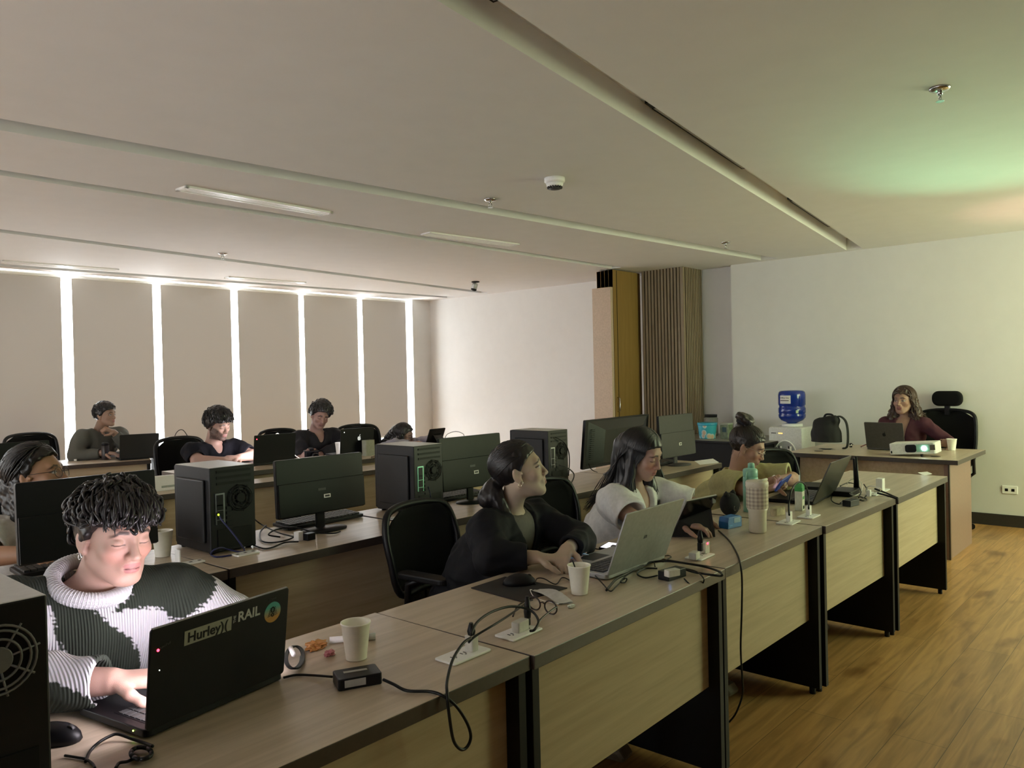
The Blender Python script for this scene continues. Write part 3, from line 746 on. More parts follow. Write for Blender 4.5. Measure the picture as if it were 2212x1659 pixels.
def sstep(a, b, x): t = np.clip((x-a)/(b-a), 0, 1); return t*t*(3-2*t)
def seg_d(P, a, b):
    a, b = np.array(a), np.array(b); ab = b-a; t = np.clip(((P-a)@ab)/(ab@ab+1e-12), 0, 1); return np.linalg.norm(P-a-t[:, None]*ab, axis=1)

class Head:
    "head frame: x = the person's left, y = forward, z = up; metres for an average head, scaled by s"
    def __init__(h, c, fwd, up=(0,0,1), s=1.0, fem=False):
        f = Vector(fwd).normalized(); u = Vector(up); u = (u-f*u.dot(f)).normalized(); l = u.cross(f)
        h.c, h.f, h.u, h.l, h.s, h.fem = Vector(c), f, u, l, s, fem
        h.R = np.array([[l.x,f.x,u.x],[l.y,f.y,u.y],[l.z,f.z,u.z]], np.float32)
    def P(h, x, y, z): return h.c+(h.l*x+h.f*y+h.u*z)*h.s
    def loc(h, V): return ((V-np.array(h.c))@h.R)/h.s
    def build(h, S, open_eye=1.0):
        s = h.s; P = h.P; E = lambda c, r, k=.012, m='u': S.ell(P(*c), np.array(r)*s, h.R, k*s, m); C = lambda a, b, ra, rb, k=.01, m='u': S.cone(P(*a), P(*b), ra*s, rb*s, k*s, m)
        j = .94 if h.fem else 1.0
        E((0,-.014,.034), (.074,.094,.082)); E((0,.026,-.008), (.062*j,.062,.086), .02); E((0,.034,-.062), (.049*j,.047,.046), .022)
        for q in (-1, 1):
            C((q*.054*j,-.002,-.046), (q*.020*j,.066,-.092), .017, .016, .024)
            E((q*.040,.056,-.022), (.023,.021,.020), .018)
        E((0,.070,-.093), (.018,.016,.016), .018)
        C((-.036,.073,.029), (.036,.073,.029), .0105, .0105, .016); C((0,.077,.028), (0,.081,.018), .011, .009, .012)
        for q in (-1, 1): E((q*.0325,.098,.006), (.019,.020,.0125), .012, 's')
        for q in (-1, 1): E((q*.0325,.0715,.005), (.0145,.0135,.0118), .004)
        C((0,.084,.012), (0,.1035,-.028), .0072, .0098 if h.fem else .0112, .009)
        for q in (-1, 1):
            E((q*.0115,.094,-.031), (.0078,.0095,.0075), .006); E((q*.0062,.099,-.0405), (.0035,.004,.003), .003, 's')
        E((0,.081,-.056), (.026,.016,.020), .016)
        for x0, x1 in ((-.022,-.006),(-.008,.008),(.006,.022)):
            zz = lambda x: -.0545+.0022*(1-abs(x)/.022)-(.0012 if abs(x) < .003 else 0)
            yy = lambda x: .0935-.012*(abs(x)/.022)**2
            C((x0,yy(x0),zz(x0)), (x1,yy(x1),zz(x1)), .0040, .0040, .004)
            C((x0*.86,yy(x0)-.001,-.0655+.004*abs(x0)/.022), (x1*.86,yy(x1)-.001,-.0655+.004*abs(x1)/.022), .0056, .0056, .005)
        C((-.020,.0885,-.0602), (0,.1005,-.0600), .0011, .0013, .003, 's'); C((.020,.0885,-.0602), (0,.1005,-.0600), .0011, .0013, .003, 's')
        E((0,.096,-.078), (.014,.006,.004), .006, 's')
        for q in (-1, 1):
            R2 = h.R@np.array([[math.cos(q*.35),-math.sin(q*.35),0],[math.sin(q*.35),math.cos(q*.35),0],[0,0,1]], np.float32)
            S.ell(P(q*.077,-.012,-.004), np.array((.0085,.0185,.031))*s, R2, .006*s)
            S.ell(P(q*.087,-.006,.000), np.array((.008,.0085,.016))*s, R2, .006*s, 's'); S.ell(P(q*.078,-.004,-.030), np.array((.007,.010,.011))*s, R2, .006*s)
            S.ell(P(q*.0735,.007,-.004), np.array((.007,.005,.006))*s, R2, .004*s)
    def colour(h, V, skin, lip=(.42,.17,.14), brow=(.02,.014,.012), beard=0, lids=1.0, brow_w=1.0, blush=.1):
        q = h.loc(V); C = np.tile(np.array(skin), (len(V), 1)); x, y, z = np.abs(q[:,0]), q[:,1], q[:,2]
        face = (y > .03)
        def mix(w, col):
            w = np.clip(w, 0, 1)[:, None]; C[:] = C*(1-w)+np.array(col)*w
        qq = np.stack([x, y, z], 1)
        mix(blush*sstep(.035,.01, seg_d(qq, (.038,.075,-.028), (.03,.08,-.03)))*face, (skin[0]*1.08, skin[1]*.62, skin[2]*.58))
        rel = np.stack([x, z], 1)
        du = np.abs(z-(-.0535+.002*(1-x/.022)))/.0056+np.maximum(x-.019, 0)/.004
        dl = np.abs(z+.0660-.003*x/.022)/.0068+np.maximum(x-.017, 0)/.004
        mix(.85*sstep(1.3,.7, np.minimum(du, dl))*(y > .07), lip)
        mix(.8*sstep(.0022,.0008, np.abs(z+.0602)+np.maximum(x-.020,0))*(y > .07), (lip[0]*.3, lip[1]*.25, lip[2]*.25))
        zb = .0295+.10*(x-.018)-2.6*np.maximum(x-.035,0)*.1-6*np.maximum(x-.036,0)**1.0*.12
        wb = sstep(.0062*brow_w,.0030*brow_w, np.abs(z-zb))*sstep(.010,.016,x)*sstep(.055,.044,x)*face
        mix(.88*wb, brow)
        if lids > .5:                                            # lowered eyes: lash line over closed lids
            zl = -.002-6.5*np.maximum(0, (.0145**2-(x-.0325)**2))*1.1
            mix(.9*sstep(.0024,.0009, np.abs(z-zl-.001))*sstep(.0165,.0135, np.abs(x-.0325))*face*(y > .06), brow)
            mix(.12*sstep(.013,.006, np.hypot((x-.0325)*.8, z-.008))*face*(y > .06), (skin[0]*.55, skin[1]*.45, skin[2]*.42))
        else:
            e = (((x-.0325)/.0138)**2+((z-.0045)/.0062)**2)
            mix(sstep(1.12,.9, e)*face*(y > .06), (.55,.53,.50))
            off = np.sign(q[:,0])*(-lids)*0
            ir = np.hypot(x-.0325+np.where(q[:,0] > 0, -1, 1)*(0), z-.0050)
            mix(sstep(.0062,.0052, ir)*sstep(1.1,.95, e)*face*(y > .06), (.03,.018,.012))
            mix(.9*sstep(.0020,.0008, np.abs(np.sqrt(e)-1.05)*.0075)*(z > .003)*face*(y > .06), brow)
        if beard:
            b = sstep(.012,-.012, z+.028-1.1*np.maximum(x-.035,0)+.0*y)*(y > -.015)*sstep(-.125,-.105,z)
            b = b*(1-sstep(.95,1.25, 1.9-((x/.030)**2+((z+.052)/.013)**2)*.9)*0)
            cheek = sstep(.010,-.004, z+.046-.9*np.maximum(x-.028,0))
            must = sstep(.0075,.004, np.abs(z+.0455+.12*x))*sstep(.034,.026,x)
            w = np.maximum(cheek*b, must)*(y > -.02); lipm = sstep(1.3,.8, np.minimum(du, dl))*(y > .07)
            n = .75+.25*np.sin(V[:,0]*2600+V[:,2]*1900)*np.sin(V[:,1]*2300-V[:,2]*2100)
            mix(beard*w*n*(1-lipm), brow)
        return C

def hand(S, wrist, d, n, thumb, s=1.0, curl=(.35,.45,.3), spread=.10, k=.006, tcurl=.3, curls=None):
    "wrist position, direction to the knuckles, direction the palm faces, thumb side (+1/-1 of d x n)"
    d = Vector(d).normalized(); n = Vector(n); n = (n-d*n.dot(d)).normalized(); t = d.cross(n)*thumb; w = Vector(wrist)
    kn = w+d*.088*s
    for q, dx in ((.026,.0),(.009,.003),(-.009,.0),(-.026,-.008)):
        S.cone(w+t*(q*.55*s)+d*.006*s, kn+t*q*s+d*dx*s, .0155*s, .0125*s, .012)
    for i, (q, L, dx, r) in enumerate(((.0285,.070,.0,.0088),(.0095,.079,.004,.0090),(-.0095,.072,.0,.0086),(-.0275,.056,-.009,.0076))):
        c = curls[i] if curls else curl
        p = kn+t*(q*s)+d*dx*s; dirv = (d+t*(q*spread*8)).normalized(); a = 0
        for j, (fr, cu) in enumerate(zip((.46,.30,.24), c)):
            a += cu; v = dirv*math.cos(a)+n*math.sin(a); e = p+v*(L*fr*s)
            S.cone(p, e, r*(1-.09*j)*s, r*(1-.09*(j+1))*s, k if j else .008); p = e
    p = w+d*.020*s+t*.026*s+n*.004*s; v = (d*.62+t*.70+n*.28).normalized()
    for j, L in enumerate((.036,.031,.026)):
        e = p+v*L*s; S.cone(p, e, (.0135-.0018*j)*s, (.0117-.0018*j)*s, .008); p = e; v = (v+d*tcurl+n*tcurl*.5-t*tcurl*.4).normalized()

def strands(mb, H, n, roots, path, r=.003, seed=1, sides=5):
    rnd = random.Random(seed)
    for i in range(n):
        pts = path(rnd, roots(rnd))
        if pts is None or len(pts) < 3: continue
        m = len(pts); rr = [r*(.55+.45*math.sin(PI*min(1,(k+.6)/(m*.5)))) if k < m*.5 else r*max(.18, 1-((k-m*.5)/(m*.5))**1.6) for k in range(m)]
        mb.tube(pts, rr, sides)
    return mb
def join_np(o, mb):
    "append tubes to a hair base so hair is one mesh"
    me = o.data; bm = bmesh.new(); bm.from_mesh(me); t = bpy.data.meshes.new('t'); t.from_pydata(mb.v, [], mb.f)
    t.transform((world_of(o)).inverted()); bm.from_mesh(t); 
    for f in bm.faces: f.smooth = True
    bm.to_mesh(me); bm.free(); bpy.data.meshes.remove(t); return o
# ------------------------------------------------------------------ things on the front row
ZT = .7505
def dz(px, py, h=0): return pz(px, py, ZT+h)
G_scr = emis('laptop_screen_glow', (1.0,.90,.98), 7)
LT, LID, LM, LW = laptop((.655,1.558,0), (.998,1.620,0), 'open black laptop with stickers in front of the young man', .12, .205, .235, M_black, M_black, G_scr)
dpo = lambda x, z, e=.0066: LM @ TR((x, -e, z), PI/2)
M_lidsil = mat('lid_edge_grey', (.2,.2,.19), .4)
MB().box(.004, LW-.004, -.0061, .0003, .2045, .2056, M=LM).build('lid_rim', M_lidsil, LID, local=True)
s = MB().box(.075, .190, -.0068, -.0060, .150, .180, M=LM).build('sticker', mat('sticker_pale', (.27,.27,.22), .5), LID, local=True)
Wl = world_of(LT)
text('lettering', 'Hurley)(', .029, Wl @ dpo(.131, .164, .0070), M_black, s, bold=.0006)
text('sticker_lettering', 'RAIL', .030, Wl @ dpo(.236, .172, .0066), mat('sticker_white', (.42,.42,.42), .5), LID, bold=.0008)
text('sticker_lettering', 'THE', .009, Wl @ LM @ TR((.198,-.0066,.171), PI/2) @ TR((0,0,0), 0, 0, PI/2), mat('sticker_white', (.42,.42,.42), .5), LID)
def disc_mat():
    m = mat('surf_sticker', (.2,.5,.5), .5); nt = m.node_tree; N = nt.nodes; L = nt.links
    tc = [n for n in N if n.type == 'TEX_COORD'][0]; sp = N.new('ShaderNodeSeparateXYZ'); L.new(tc.outputs['Generated'], sp.inputs[0])
    cr = [n for n in N if n.type == 'VALTORGB'][0]; cr.color_ramp.interpolation = 'LINEAR'
    cr.color_ramp.elements[0].color = (.45,.22,.05,1); cr.color_ramp.elements[1].color = (.06,.30,.27,1); cr.color_ramp.elements[0].position = .25; cr.color_ramp.elements[1].position = .75
    L.new(sp.outputs['Z'], cr.inputs[0]); return m
sd = MB().lathe([(.0235,0),(.0235,.0006)], 32, M=LM @ TR((.303,-.006,.158), PI/2)).build('round_sticker', disc_mat(), LID, local=True)
em = MB()
for k in range(6): em.tube([(.289+.0012*k,-.0068,.150+k*.0035),(.298,-.0068,.1515+k*.0034),(.308,-.0068,.1500+k*.0034),(.317-.0012*k,-.0068,.1515+k*.0036)], .0006, 5, M=LM)
em.tube([(.303+.0045*math.cos(a),-.0069,.164+.006*math.sin(a)) for a in [2*PI*k/16 for k in range(16)]], .0011, 5, closed=True, M=LM)
em.tube([(.303+.003*math.cos(a),-.0069,.152+.004*math.sin(a)) for a in [2*PI*k/12 for k in range(12)]], .001, 5, closed=True, M=LM)
em.build('emblem', M_black, sd, local=True)
text('sticker_lettering', 'lenovo', .008, Wl @ dpo(.30, .190), mat('logo_dim', (.06,.06,.06), .5), LID)
MB().lathe([(.0028,0),(.0028,.001)], 12, M=LM @ TR((.017,-.006,.160), PI/2)).build('red_light', emis('red_led', (1,.02,.04), 6), LID, local=True)
text('sticker_lettering', 'ThinkPad', .0075, Wl @ LM @ TR((.03,-.0066,.165), PI/2) @ TR((0,0,0), 0, 0, .25), mat('logo_dim', (.06,.06,.06), .5), LID)
MB().lathe([(.0012,0),(.0012,.001)], 8, M=LM @ TR((.022,-.006,.118), PI/2)).build('glint', emis('glint_glow', (.9,1,.8), 1.2), LID, local=True)  # light glint on the lid put in as a tiny glowing dot
MB().lathe([(.0016,0),(.0016,.001)], 8, M=TR((.0,.04,.012), 0, -PI/2)).build('green_light', emis('green_led', (.6,1,.1), 4), LT, local=True)

laptop(dz(1312,1255), dz(1438,1207), 'open silver laptop in front of the woman in black', .36, .232, .235, M_silver, mat('laptop_lid_silver', (.36,.37,.37), .4, .25), emis('dim_screen', (.5,.6,.9), .25))
lp = SC.objects['laptop.001'] if 'laptop.001' in SC.objects else None
if lp:
    ld = [c for c in lp.children if c.name.startswith('lid')][0]; Mw = world_of(lp)
    ww = (dz(1438,1207)-dz(1312,1255)).length
    text('logo', 'm', .028, Mw @ TR((0,.004,.018), .36) @ TR((ww*.46,-.0066,.118), PI/2) @ Matrix.Shear('XY', 4, (.35,0)), mat('logo_grey', (.16,.17,.17), .3, .6), ld)
laptop(dz(1756,1092), dz(1803,1069), 'open dark laptop beside the milk carton, nearest the woman in yellow green', .42, .225, .235, M_black, mat('laptop_dark_bronze', (.05,.05,.042), .3, .3), emis('dim_screen', (.5,.6,.9), .25))

# paper cups
def cup(p, label, group=None, h=.088, r=.036, stick=False, m=None):
    t = thing('paper_cup', label, 'cup', p, 0, group)
    MB().lathe([(r*.72,.001),(r*.72,.004),(r,h),(r+.0015,h+.001),(r+.0015,h+.004),(r-.001,h+.004),(r-.002,h),(r*.70,.006),(.001,.006)], 36, cap=False).build('wall', m or M_cup, t, local=True)
    MB().lathe([(r*.70,.001),(r*.70,.005)], 28).build('bottom', m or M_cup, t, local=True)
    if stick: MB().tube([(r*.5,.0,.012),(-r*.75,.005,h+.022)], .0022, 6).build('stir_stick', M_black, t, local=True)
    return t
GCU = 'paper cups'
cup(dz(770,1422), 'cream paper cup on the front desk between laptop and sockets', GCU)
cup(dz(1252,1282), 'cream paper cup with dark stirrer beside the silver laptop', GCU, stick=True)
cup(Vector((1.42,3.17,.7505)), 'grey paper cup beside the first black tower, partly behind the curly hair', GCU, h=.1, r=.04)
cup(Vector((4.07,5.62,.7855)), 'tall white paper cup beside the chair of the man in the dark shirt', GCU, h=.12, r=.042, m=M_paper)
cup(Vector((7.30,1.615,.7505)), 'cream paper cup held by the lecturer beside the projector', GCU, h=.09, r=.038, stick=False)
# marker, wrappers
a, b_ = dz(712,1383,.009), dz(811,1374,.009)
t = thing('marker_pen', 'white marker pen lying behind the front paper cup', 'pen', (a+b_)/2)
MB().tube([a, a+(b_-a)*.72], .0085, 14).build('barrel', M_white, t); MB().tube([a+(b_-a)*.73, b_], .0092, 14).build('cap', mat('cap_grey', (.55,.55,.54), .4), t)
def crumple(name, label, cat, c, sx, sy, sz, m, seed, group=None):
    rnd = random.Random(seed); bm = bmesh.new(); bmesh.ops.create_icosphere(bm, subdivisions=3, radius=1)
    for v in bm.verts:
        q = 1+rnd.uniform(-.38,.38); v.co = Vector((v.co.x*sx*q, v.co.y*sy*q, max(-.0, v.co.z*sz*q+sz*.75)))
    me = bpy.data.meshes.new(name); bm.to_mesh(me); bm.free(); me.materials.append(m)
    o = bpy.data.objects.new(name, me); COL.objects.link(o); o.location = c; return tag(o, label, cat, group)
crumple('candy_wrapper', 'crumpled orange candy wrapper beside the front paper cup', 'wrapper', dz(682,1402), .028, .018, .012, mat('wrapper_orange', (.38,.17,.05), .25), 3)
crumple('candy_wrapper', 'small pink candy wrapper at the foot of the front paper cup', 'wrapper', dz(713,1416), .014, .011, .008, mat('wrapper_pink', (.45,.16,.18), .25), 4)
# chargers and cables
def cable(pts, label, r=.0032, m=None, n=6, group='black cables on the desks', name='cable', cat='cable', flat=1):
    P = smooth_pts(pts, n); o = MB().tube(P, r, 8, flat=flat).build(name, m or M_cable); tag(o, label, cat, group); return o
c1 = dz(772,1475)
t = thing('power_adapter', 'black square power adapter with white label on the front desk', 'adapter', c1, -.42)
MB().rbox(-.05, .05, -.033, .033, 0, .026, .006).build('body', M_black, t, bevel=.002, local=True)
MB().box(-.03, .024, .001, .012, .026, .0265, M=TR((0,0,0), 0, 0, -.05)).build('label', mat('label_grey', (.38,.37,.35), .6), t, local=True)
MB().box(-.036, .012, -.0336, -.033, .006, .022).build('label', mat('label_grey', (.38,.37,.35), .6), t, local=True)
cable([dz(828,1468,.012), dz(850,1478,.008), dz(880,1492,.004), dz(930,1494,.004), py_(958,1504,1.262), py_(985,1525,1.245), py_(1008,1560,1.24), py_(1017,1590,1.24), py_(1010,1612,1.24),
       py_(996,1619,1.24), py_(980,1600,1.24), py_(971,1550,1.24), py_(966,1500,1.245), dz(966,1470,.02), dz(978,1425,.035), dz(1000,1390,.05), dz(1017,1378,.05)],
      'black power cord looping over the front desk edge from adapter to socket', .0036)
cable([dz(612,1464,.004), dz(640,1458,.004), dz(680,1459,.004), dz(718,1462,.01)], 'thin black cord from the stickered laptop to the square adapter', .003)
co = [dz(632+18*math.cos(a)+a*.4, 1420+24*math.sin(a)-2*math.cos(a), .006+.012*math.sin(a*.5)**2) for a in [k*.35 for k in range(60)]]
cable(co, 'coiled black cord with bright tie beside the stickered laptop', .0026, n=2)
MB().tube([dz(628,1400,.03), dz(634,1414,.03)], .006, 8).build('cable_tie', M_paper, SC.objects['cable.002'] if 'cable.002' in SC.objects else None)
cable([dz(1017,1372,.055), dz(1030,1345,.07), dz(1062,1322,.075), dz(1105,1310,.07), dz(1145,1318,.05), dz(1163,1340,.04), dz(1155,1360,.03), dz(1145,1363,.026)], 'black cord arching between the two front desk sockets', .0036)
cable([dz(1012,1388,.04), dz(1030,1372,.05), dz(1075,1345,.06), dz(1110,1322,.05), dz(1140,1300,.02), dz(1150,1296,.004)], 'second black cord running from socket plug towards the eyeglasses', .003)
# desk sockets
def socket(c, label, ang=.0, w=.125, d=.062, plugs=()):
    t = thing('desk_socket', label, 'socket', c, ang, 'white sockets set in the desktops')
    MB().rbox(-w/2, w/2, -d/2, d/2, 0, .006, .006).build('plate', M_white, t, bevel=.002, local=True)
    for q in (-.034, 0, .034):
        s = MB(); s.box(q-.0075, q-.0045, -.004, .006, .006, .0066); s.box(q+.0045, q+.0075, -.004, .006, .006, .0066); s.lathe([(.0022,0),(.0022,.0007)], 10, M=TR((q,-.009,.006))); s.build('outlet', M_black, t, local=True)
    return t
def plug(c, label, size=(.03,.022,.034), ang=0, m=None, cat='plug', name='power_plug', led=None, stem=0):
    t = thing(name, label, cat, c, ang)
    MB().rbox(-size[0]/2, size[0]/2, -size[1]/2, size[1]/2, 0, size[2], .004).build('body', m or M_white, t, bevel=.002, local=True)
    if stem: MB().lathe([(.009,size[2]),(.011,size[2]+stem*.3),(.005,size[2]+stem)], 12).build('strain_relief', M_black, t, local=True)
    if led: MB().ell((0,-size[1]/2-.001,size[2]*.9), (.004,.002,.004), 8, 6).build('indicator', led, t, local=True)
    return t
M_oldwhite = mat('adapter_offwhite', (.62,.60,.54), .45)
socket(dz(1001,1416), 'white desk socket nearest the camera with one plug in it', .02, .135, .07)
plug(dz(1019,1405,.006), 'off-white plug adapter standing in the nearest desk socket', (.026,.026,.04), .1, M_oldwhite, stem=.03)
socket(dz(1121,1368), 'white desk socket behind the nearest one, beside the eyeglasses', .02, .125, .07)
plug(dz(1124,1362,.006), 'off-white cube adapter lying across the second desk socket', (.05,.026,.028), .1, M_oldwhite)
t = plug(dz(1140,1350,.006), 'black upright plug in the second desk socket', (.014,.014,.02), 0, M_black, stem=.06)
socket(dz(1512,1203), 'white desk socket beside the black tablet stand', .05, .12, .07)
plug(dz(1521,1194,.006), 'off-white cube adapter with glowing red light near the tablet', (.038,.03,.042), 0, M_oldwhite, led=emis('red_led', (1,.02,.04), 6))
plug(dz(1513,1190,.046), 'black upright plug on top of the red-lit adapter', (.018,.018,.03), 0, M_black, stem=.045)
plug(dz(1500,1207,.006), 'white adapter block lying in front of the red-lit adapter', (.05,.028,.026), .2, M_oldwhite)
socket(dz(1703,1129), 'white desk socket in front of the milk carton with grey plug', .05, .12, .075)
plug(dz(1705,1126,.006), 'white plug with black cord in the socket nearer the tall tumbler', (.028,.02,.045), 0, M_white)
socket(dz(1747,1116), 'white desk socket right of the milk carton', .05, .12, .075)
plug(dz(1747,1112,.006), 'white plug with black cord in the socket right of the milk carton', (.026,.02,.045), 0, M_white)
cable([dz(1705,1113,.05), py_(1704,1090,1.43), py_(1708,1064,1.43), py_(1717,1047,1.44), py_(1729,1041,1.45), py_(1740,1049,1.46), py_(1746,1070,1.47), dz(1747,1099,.05)], 'black cord arching over the milk carton between two plugs', .0042)
socket(dz(1887,1068), 'white desk socket with white and black plugs near the router', .05, .12, .06)
socket(dz(1905,1060), 'white desk socket under the white charger cube', .05, .12, .06)
plug(dz(1877,1072,.006), 'small white plug beside the router cables', (.025,.02,.035), 0, M_white)
plug(dz(1902,1060,.006), 'white charger cube with white cord at the far desk sockets', (.05,.035,.07), 0, M_white)
cable([dz(1902,1060,.076), dz(1902,1056,.12), dz(1893,1052,.13), dz(1878,1050,.11), dz(1872,1055,.06), dz(1870,1062,.02)], 'white cord curling from the white charger cube', .0022, M_white, group=None)
cable([dz(1868+17*math.cos(a)-22, 1052-15*math.sin(a)*1.2, .02+.05*max(0,math.sin(a))) for a in [k*.4-.6 for k in range(16)]], 'thin white cord loop behind the black router antenna', .0018, M_white, group=None)
for (q, lab) in ((0, 'upper black plug cord reaching over the desk joint'), (9, 'lower black plug cord reaching over the desk joint')):
    cable([dz(1890+q*.5,1056+q,.03), dz(1912,1064+q*.6,.022), dz(1939,1076+q*.2,.012)], lab, .005, group=None)
# mouse pad, mouse, mask, eyeglasses
P4 = [dz(1017,1271), dz(1091,1247), dz(1226,1271), dz(1126,1301)]
o = MB().prism([(p.x, p.y) for p in P4][::-1], ZT-.0005, ZT+.003).build('mouse_pad', mat('mousepad_dark', (.018,.014,.014), .8), bevel=.001); tag(o, 'dark square mouse pad on the front desk', 'mouse pad')
def mouse(c, label, rz):
    t = thing('computer_mouse', label, 'mouse', c, rz, None)
    vs = MB().ell((0,0,.004), (.032,.056,.032), 20, 10)
    vs.v = [(x, y, max(.0, z)) for x, y, z in vs.v]; vs.build('shell', M_black, t, local=True)
    MB().lathe([(.008,-.004),(.008,.004)], 12, M=TR((0,-.034,.024), 0, PI/2)).build('scroll_wheel', M_grey, t, local=True); return t
mouse(dz(1122,1262,.003), 'black computer mouse on the dark mouse pad', .9)
mouse(dz(118,1600), 'black computer mouse beside the lower left tower', .6)
cable([dz(1156,1262,.006), dz(1160,1250,.01), dz(1175,1250,.012), dz(1200,1262,.004), dz(1214,1248,.004), dz(1228,1252,.004), dz(1240,1264,.004)], 'black mouse cord curling towards the silver laptop', .002)
A, B_, C_, D_ = dz(1149,1274,.006), dz(1172,1266,.014), dz(1238,1296,.010), dz(1206,1305,.004)
t = thing('face_mask', 'folded white face mask behind the black eyeglasses', 'mask', (A+C_)/2)
mk = MB(); n = 9
for j in range(2):
    vs = []
    for i in range(n+1):
        for k in range(5):
            u, v = i/n, k/4; p = A*(1-u)*(1-v)+B_*(1-u)*v+D_*u*(1-v)+C_*u*v
            vs.append((p.x, p.y, ZT+.004+.016*math.sin(PI*u)*(.4+.6*v)+.0016*((k+j) % 2)-.003*j))
    mk.add(vs, [(i*5+k, (i+1)*5+k, (i+1)*5+k+1, i*5+k+1) for i in range(n) for k in range(4)], 0, True)
mk.build('cloth', mat('mask_white', (.55,.55,.52), .8), t)
MB().tube(smooth_pts([A, A+Vector((-.02,-.01,.004)), dz(1158,1292,.004), D_], 6), .0012, 6).build('ear_loop', M_paper, t)
crumple('foil_scrap', 'small bright foil scrap beside the eyeglasses', 'wrapper', dz(1234,1312), .011, .009, .005, mat('foil', (.75,.8,.7), .25, .3), 9)
gl = thing('eyeglasses', 'dark rimmed eyeglasses lying on the front desk', 'eyeglasses', dz(1180,1310))
Cl, Cr = dz(1170,1304,.0), dz(1199,1313,.0); gx = (dz(1206,1318)-dz(1152,1300)); gx.z = 0; gx.normalize()
ga = dz(1153,1302,.02); gb = dz(1191,1312,.02); ga.z = gb.z = ZT+.019; gdir = (gb-ga).normalized(); sep = min((gb-ga).length, .066); mid = (ga+gb)/2
ga, gb = mid-gdir*sep/2, mid+gdir*sep/2; gup = Vector((0,0,1)); gback = gdir.cross(gup)*-1
if gback.y < 0: gback = -gback
M_rim = mat('rim_dark_red', (.02,.007,.007), .25)
for c in (ga, gb):
    ring = [c+gdir*(.024*math.cos(a))+gup*(.019*math.sin(a)) for a in [2*PI*k/24 for k in range(24)]]
    rr = MB().tube(ring, .0024, 8, closed=True).build('rim', M_rim, gl)
    MB().add([tuple(p) for p in ring], [tuple(range(24))], 0).build('lens', M_glass, rr)
MB().tube([ga+gdir*.024+gup*.006, (ga+gb)/2+gup*.009, gb-gdir*.024+gup*.006], .002, 8).build('bridge', M_rim, gl)
arm = [gb+gdir*.025+gup*.008, gb+gdir*.03+gback*.03+gup*.004, gb+gdir*.045+gback*.09-gup*.004, gb+gdir*.055+gback*.115-gup*.012, gb+gdir*.058+gback*.125-gup*.017]
MB().tube(smooth_pts(arm, 4), .0026, 8).build('temple', M_rim, gl)
arm2 = [ga-gdir*.025+gup*.008, ga-gdir*.02+gback*.05-gup*.002, ga+gdir*.01+gback*.10-gup*.014]
MB().tube(smooth_pts(arm2, 4), .0026, 8).build('temple', M_rim, gl)
# phone, leaflets on the silver laptop's side
ph = [dz(1293,1187), dz(1313,1175), dz(1362,1182), dz(1345,1195)]
q = thing('smartphone', 'smartphone with lit white screen behind the silver laptop', 'phone', ph[0])
MB().prism([(p.x,p.y) for p in ph][::-1], ZT, ZT+.009).build('body', M_black, q, bevel=.002)
c_ = sum(ph, Vector())/4; ins = [c_+(p-c_)*.88 for p in ph]
MB().prism([(p.x,p.y) for p in ins][::-1], ZT+.009, ZT+.0095).build('screen', emis('phone_screen', (1,.9,1), .85), q)
MB().prism([(c_+(p-c_)*.3)[:2] for p in ph][::-1], ZT+.0095, ZT+.0099).build('picture', M_grey, q)
pk = [dz(1205,1210,.022), dz(1225,1197,.022), dz(1268,1194,.022), dz(1236,1220,.022)]
o = MB().prism([(p.x,p.y) for p in pk][::-1], ZT+.0225, ZT+.025).build('pink_card', mat('card_pink', (.52,.33,.33), .7)); tag(o, 'pink card lying on the palm rest of the silver laptop', 'card')
L0, L1, L2 = dz(1202,1222,.027), dz(1240,1205,.027), dz(1272,1198,.027)
lf = MB(); off = Vector((.02,.035,0))
for s_, e_ in ((L0, L1), (L1, L2)):
    vs = []
    for i in range(7):
        u = i/6; p = s_+(e_-s_)*u; zz = ZT+.026+.008*math.sin(PI*u)
        vs += [(p.x, p.y, zz), (p.x+off.x, p.y+off.y, zz)]
    lf.add(vs, [(2*i, 2*i+2, 2*i+3, 2*i+1) for i in range(6)], 0, True)
o = lf.build('blue_leaflet', mat('leaflet_blue', (.25,.38,.62), .5)); o.modifiers.new('t', 'SOLIDIFY').thickness = .0012; tag(o, 'folded blue and white leaflet beside the pink card', 'leaflet')
# tablet in its folding black stand case
t = thing('tablet', 'tablet with silver edge in a black folding stand case', 'tablet', dz(1500,1160))
b0, b1, b2 = dz(1452,1160), dz(1545,1160), dz(1557,1143)
top0, top1 = py_(1485,1085,b0.y-.10), py_(1550,1072,b1.y-.02)
lowl, lowr = py_(1453,1155,b0.y+.02), py_(1525,1120,b1.y+.06)
n_ = (lowr-lowl).cross(top0-lowl).normalized()*.005
if n_.y < 0: n_ = -n_
def slab(q4, nn): 
    q4 = [Vector(p) for p in q4]; return MB().add([tuple(p) for p in q4]+[tuple(p+nn) for p in q4], [(0,1,2,3),(7,6,5,4),(0,4,5,1),(1,5,6,2),(2,6,7,3),(3,7,4,0)])
slab([lowl, lowr, top1, top0], n_).build('case_back', M_blackgloss, t)
slab([lowl+n_, lowr+n_, top1+n_, top0+n_], n_*1.3).build('tablet_body', mat('tablet_edge', (.55,.54,.48), .3, .5), t)
slab([lowl+n_*2.31+(top1-lowl)*.04, lowr+n_*2.31+(top0-lowr)*.04, top1+n_*2.31+(lowl-top1)*.04, top0+n_*2.31+(lowr-top0)*.04], n_*.1).build('screen', emis('tablet_screen', (.8,.9,1), .5), t)
mid0, mid1 = top0+(lowl-top0)*.55, top1+(lowr-top1)*.55
slab([b0, b1, mid1, mid0], Vector((0,.004,.001))).build('kickstand', mat('case_black', (.012,.012,.011), .6), t)
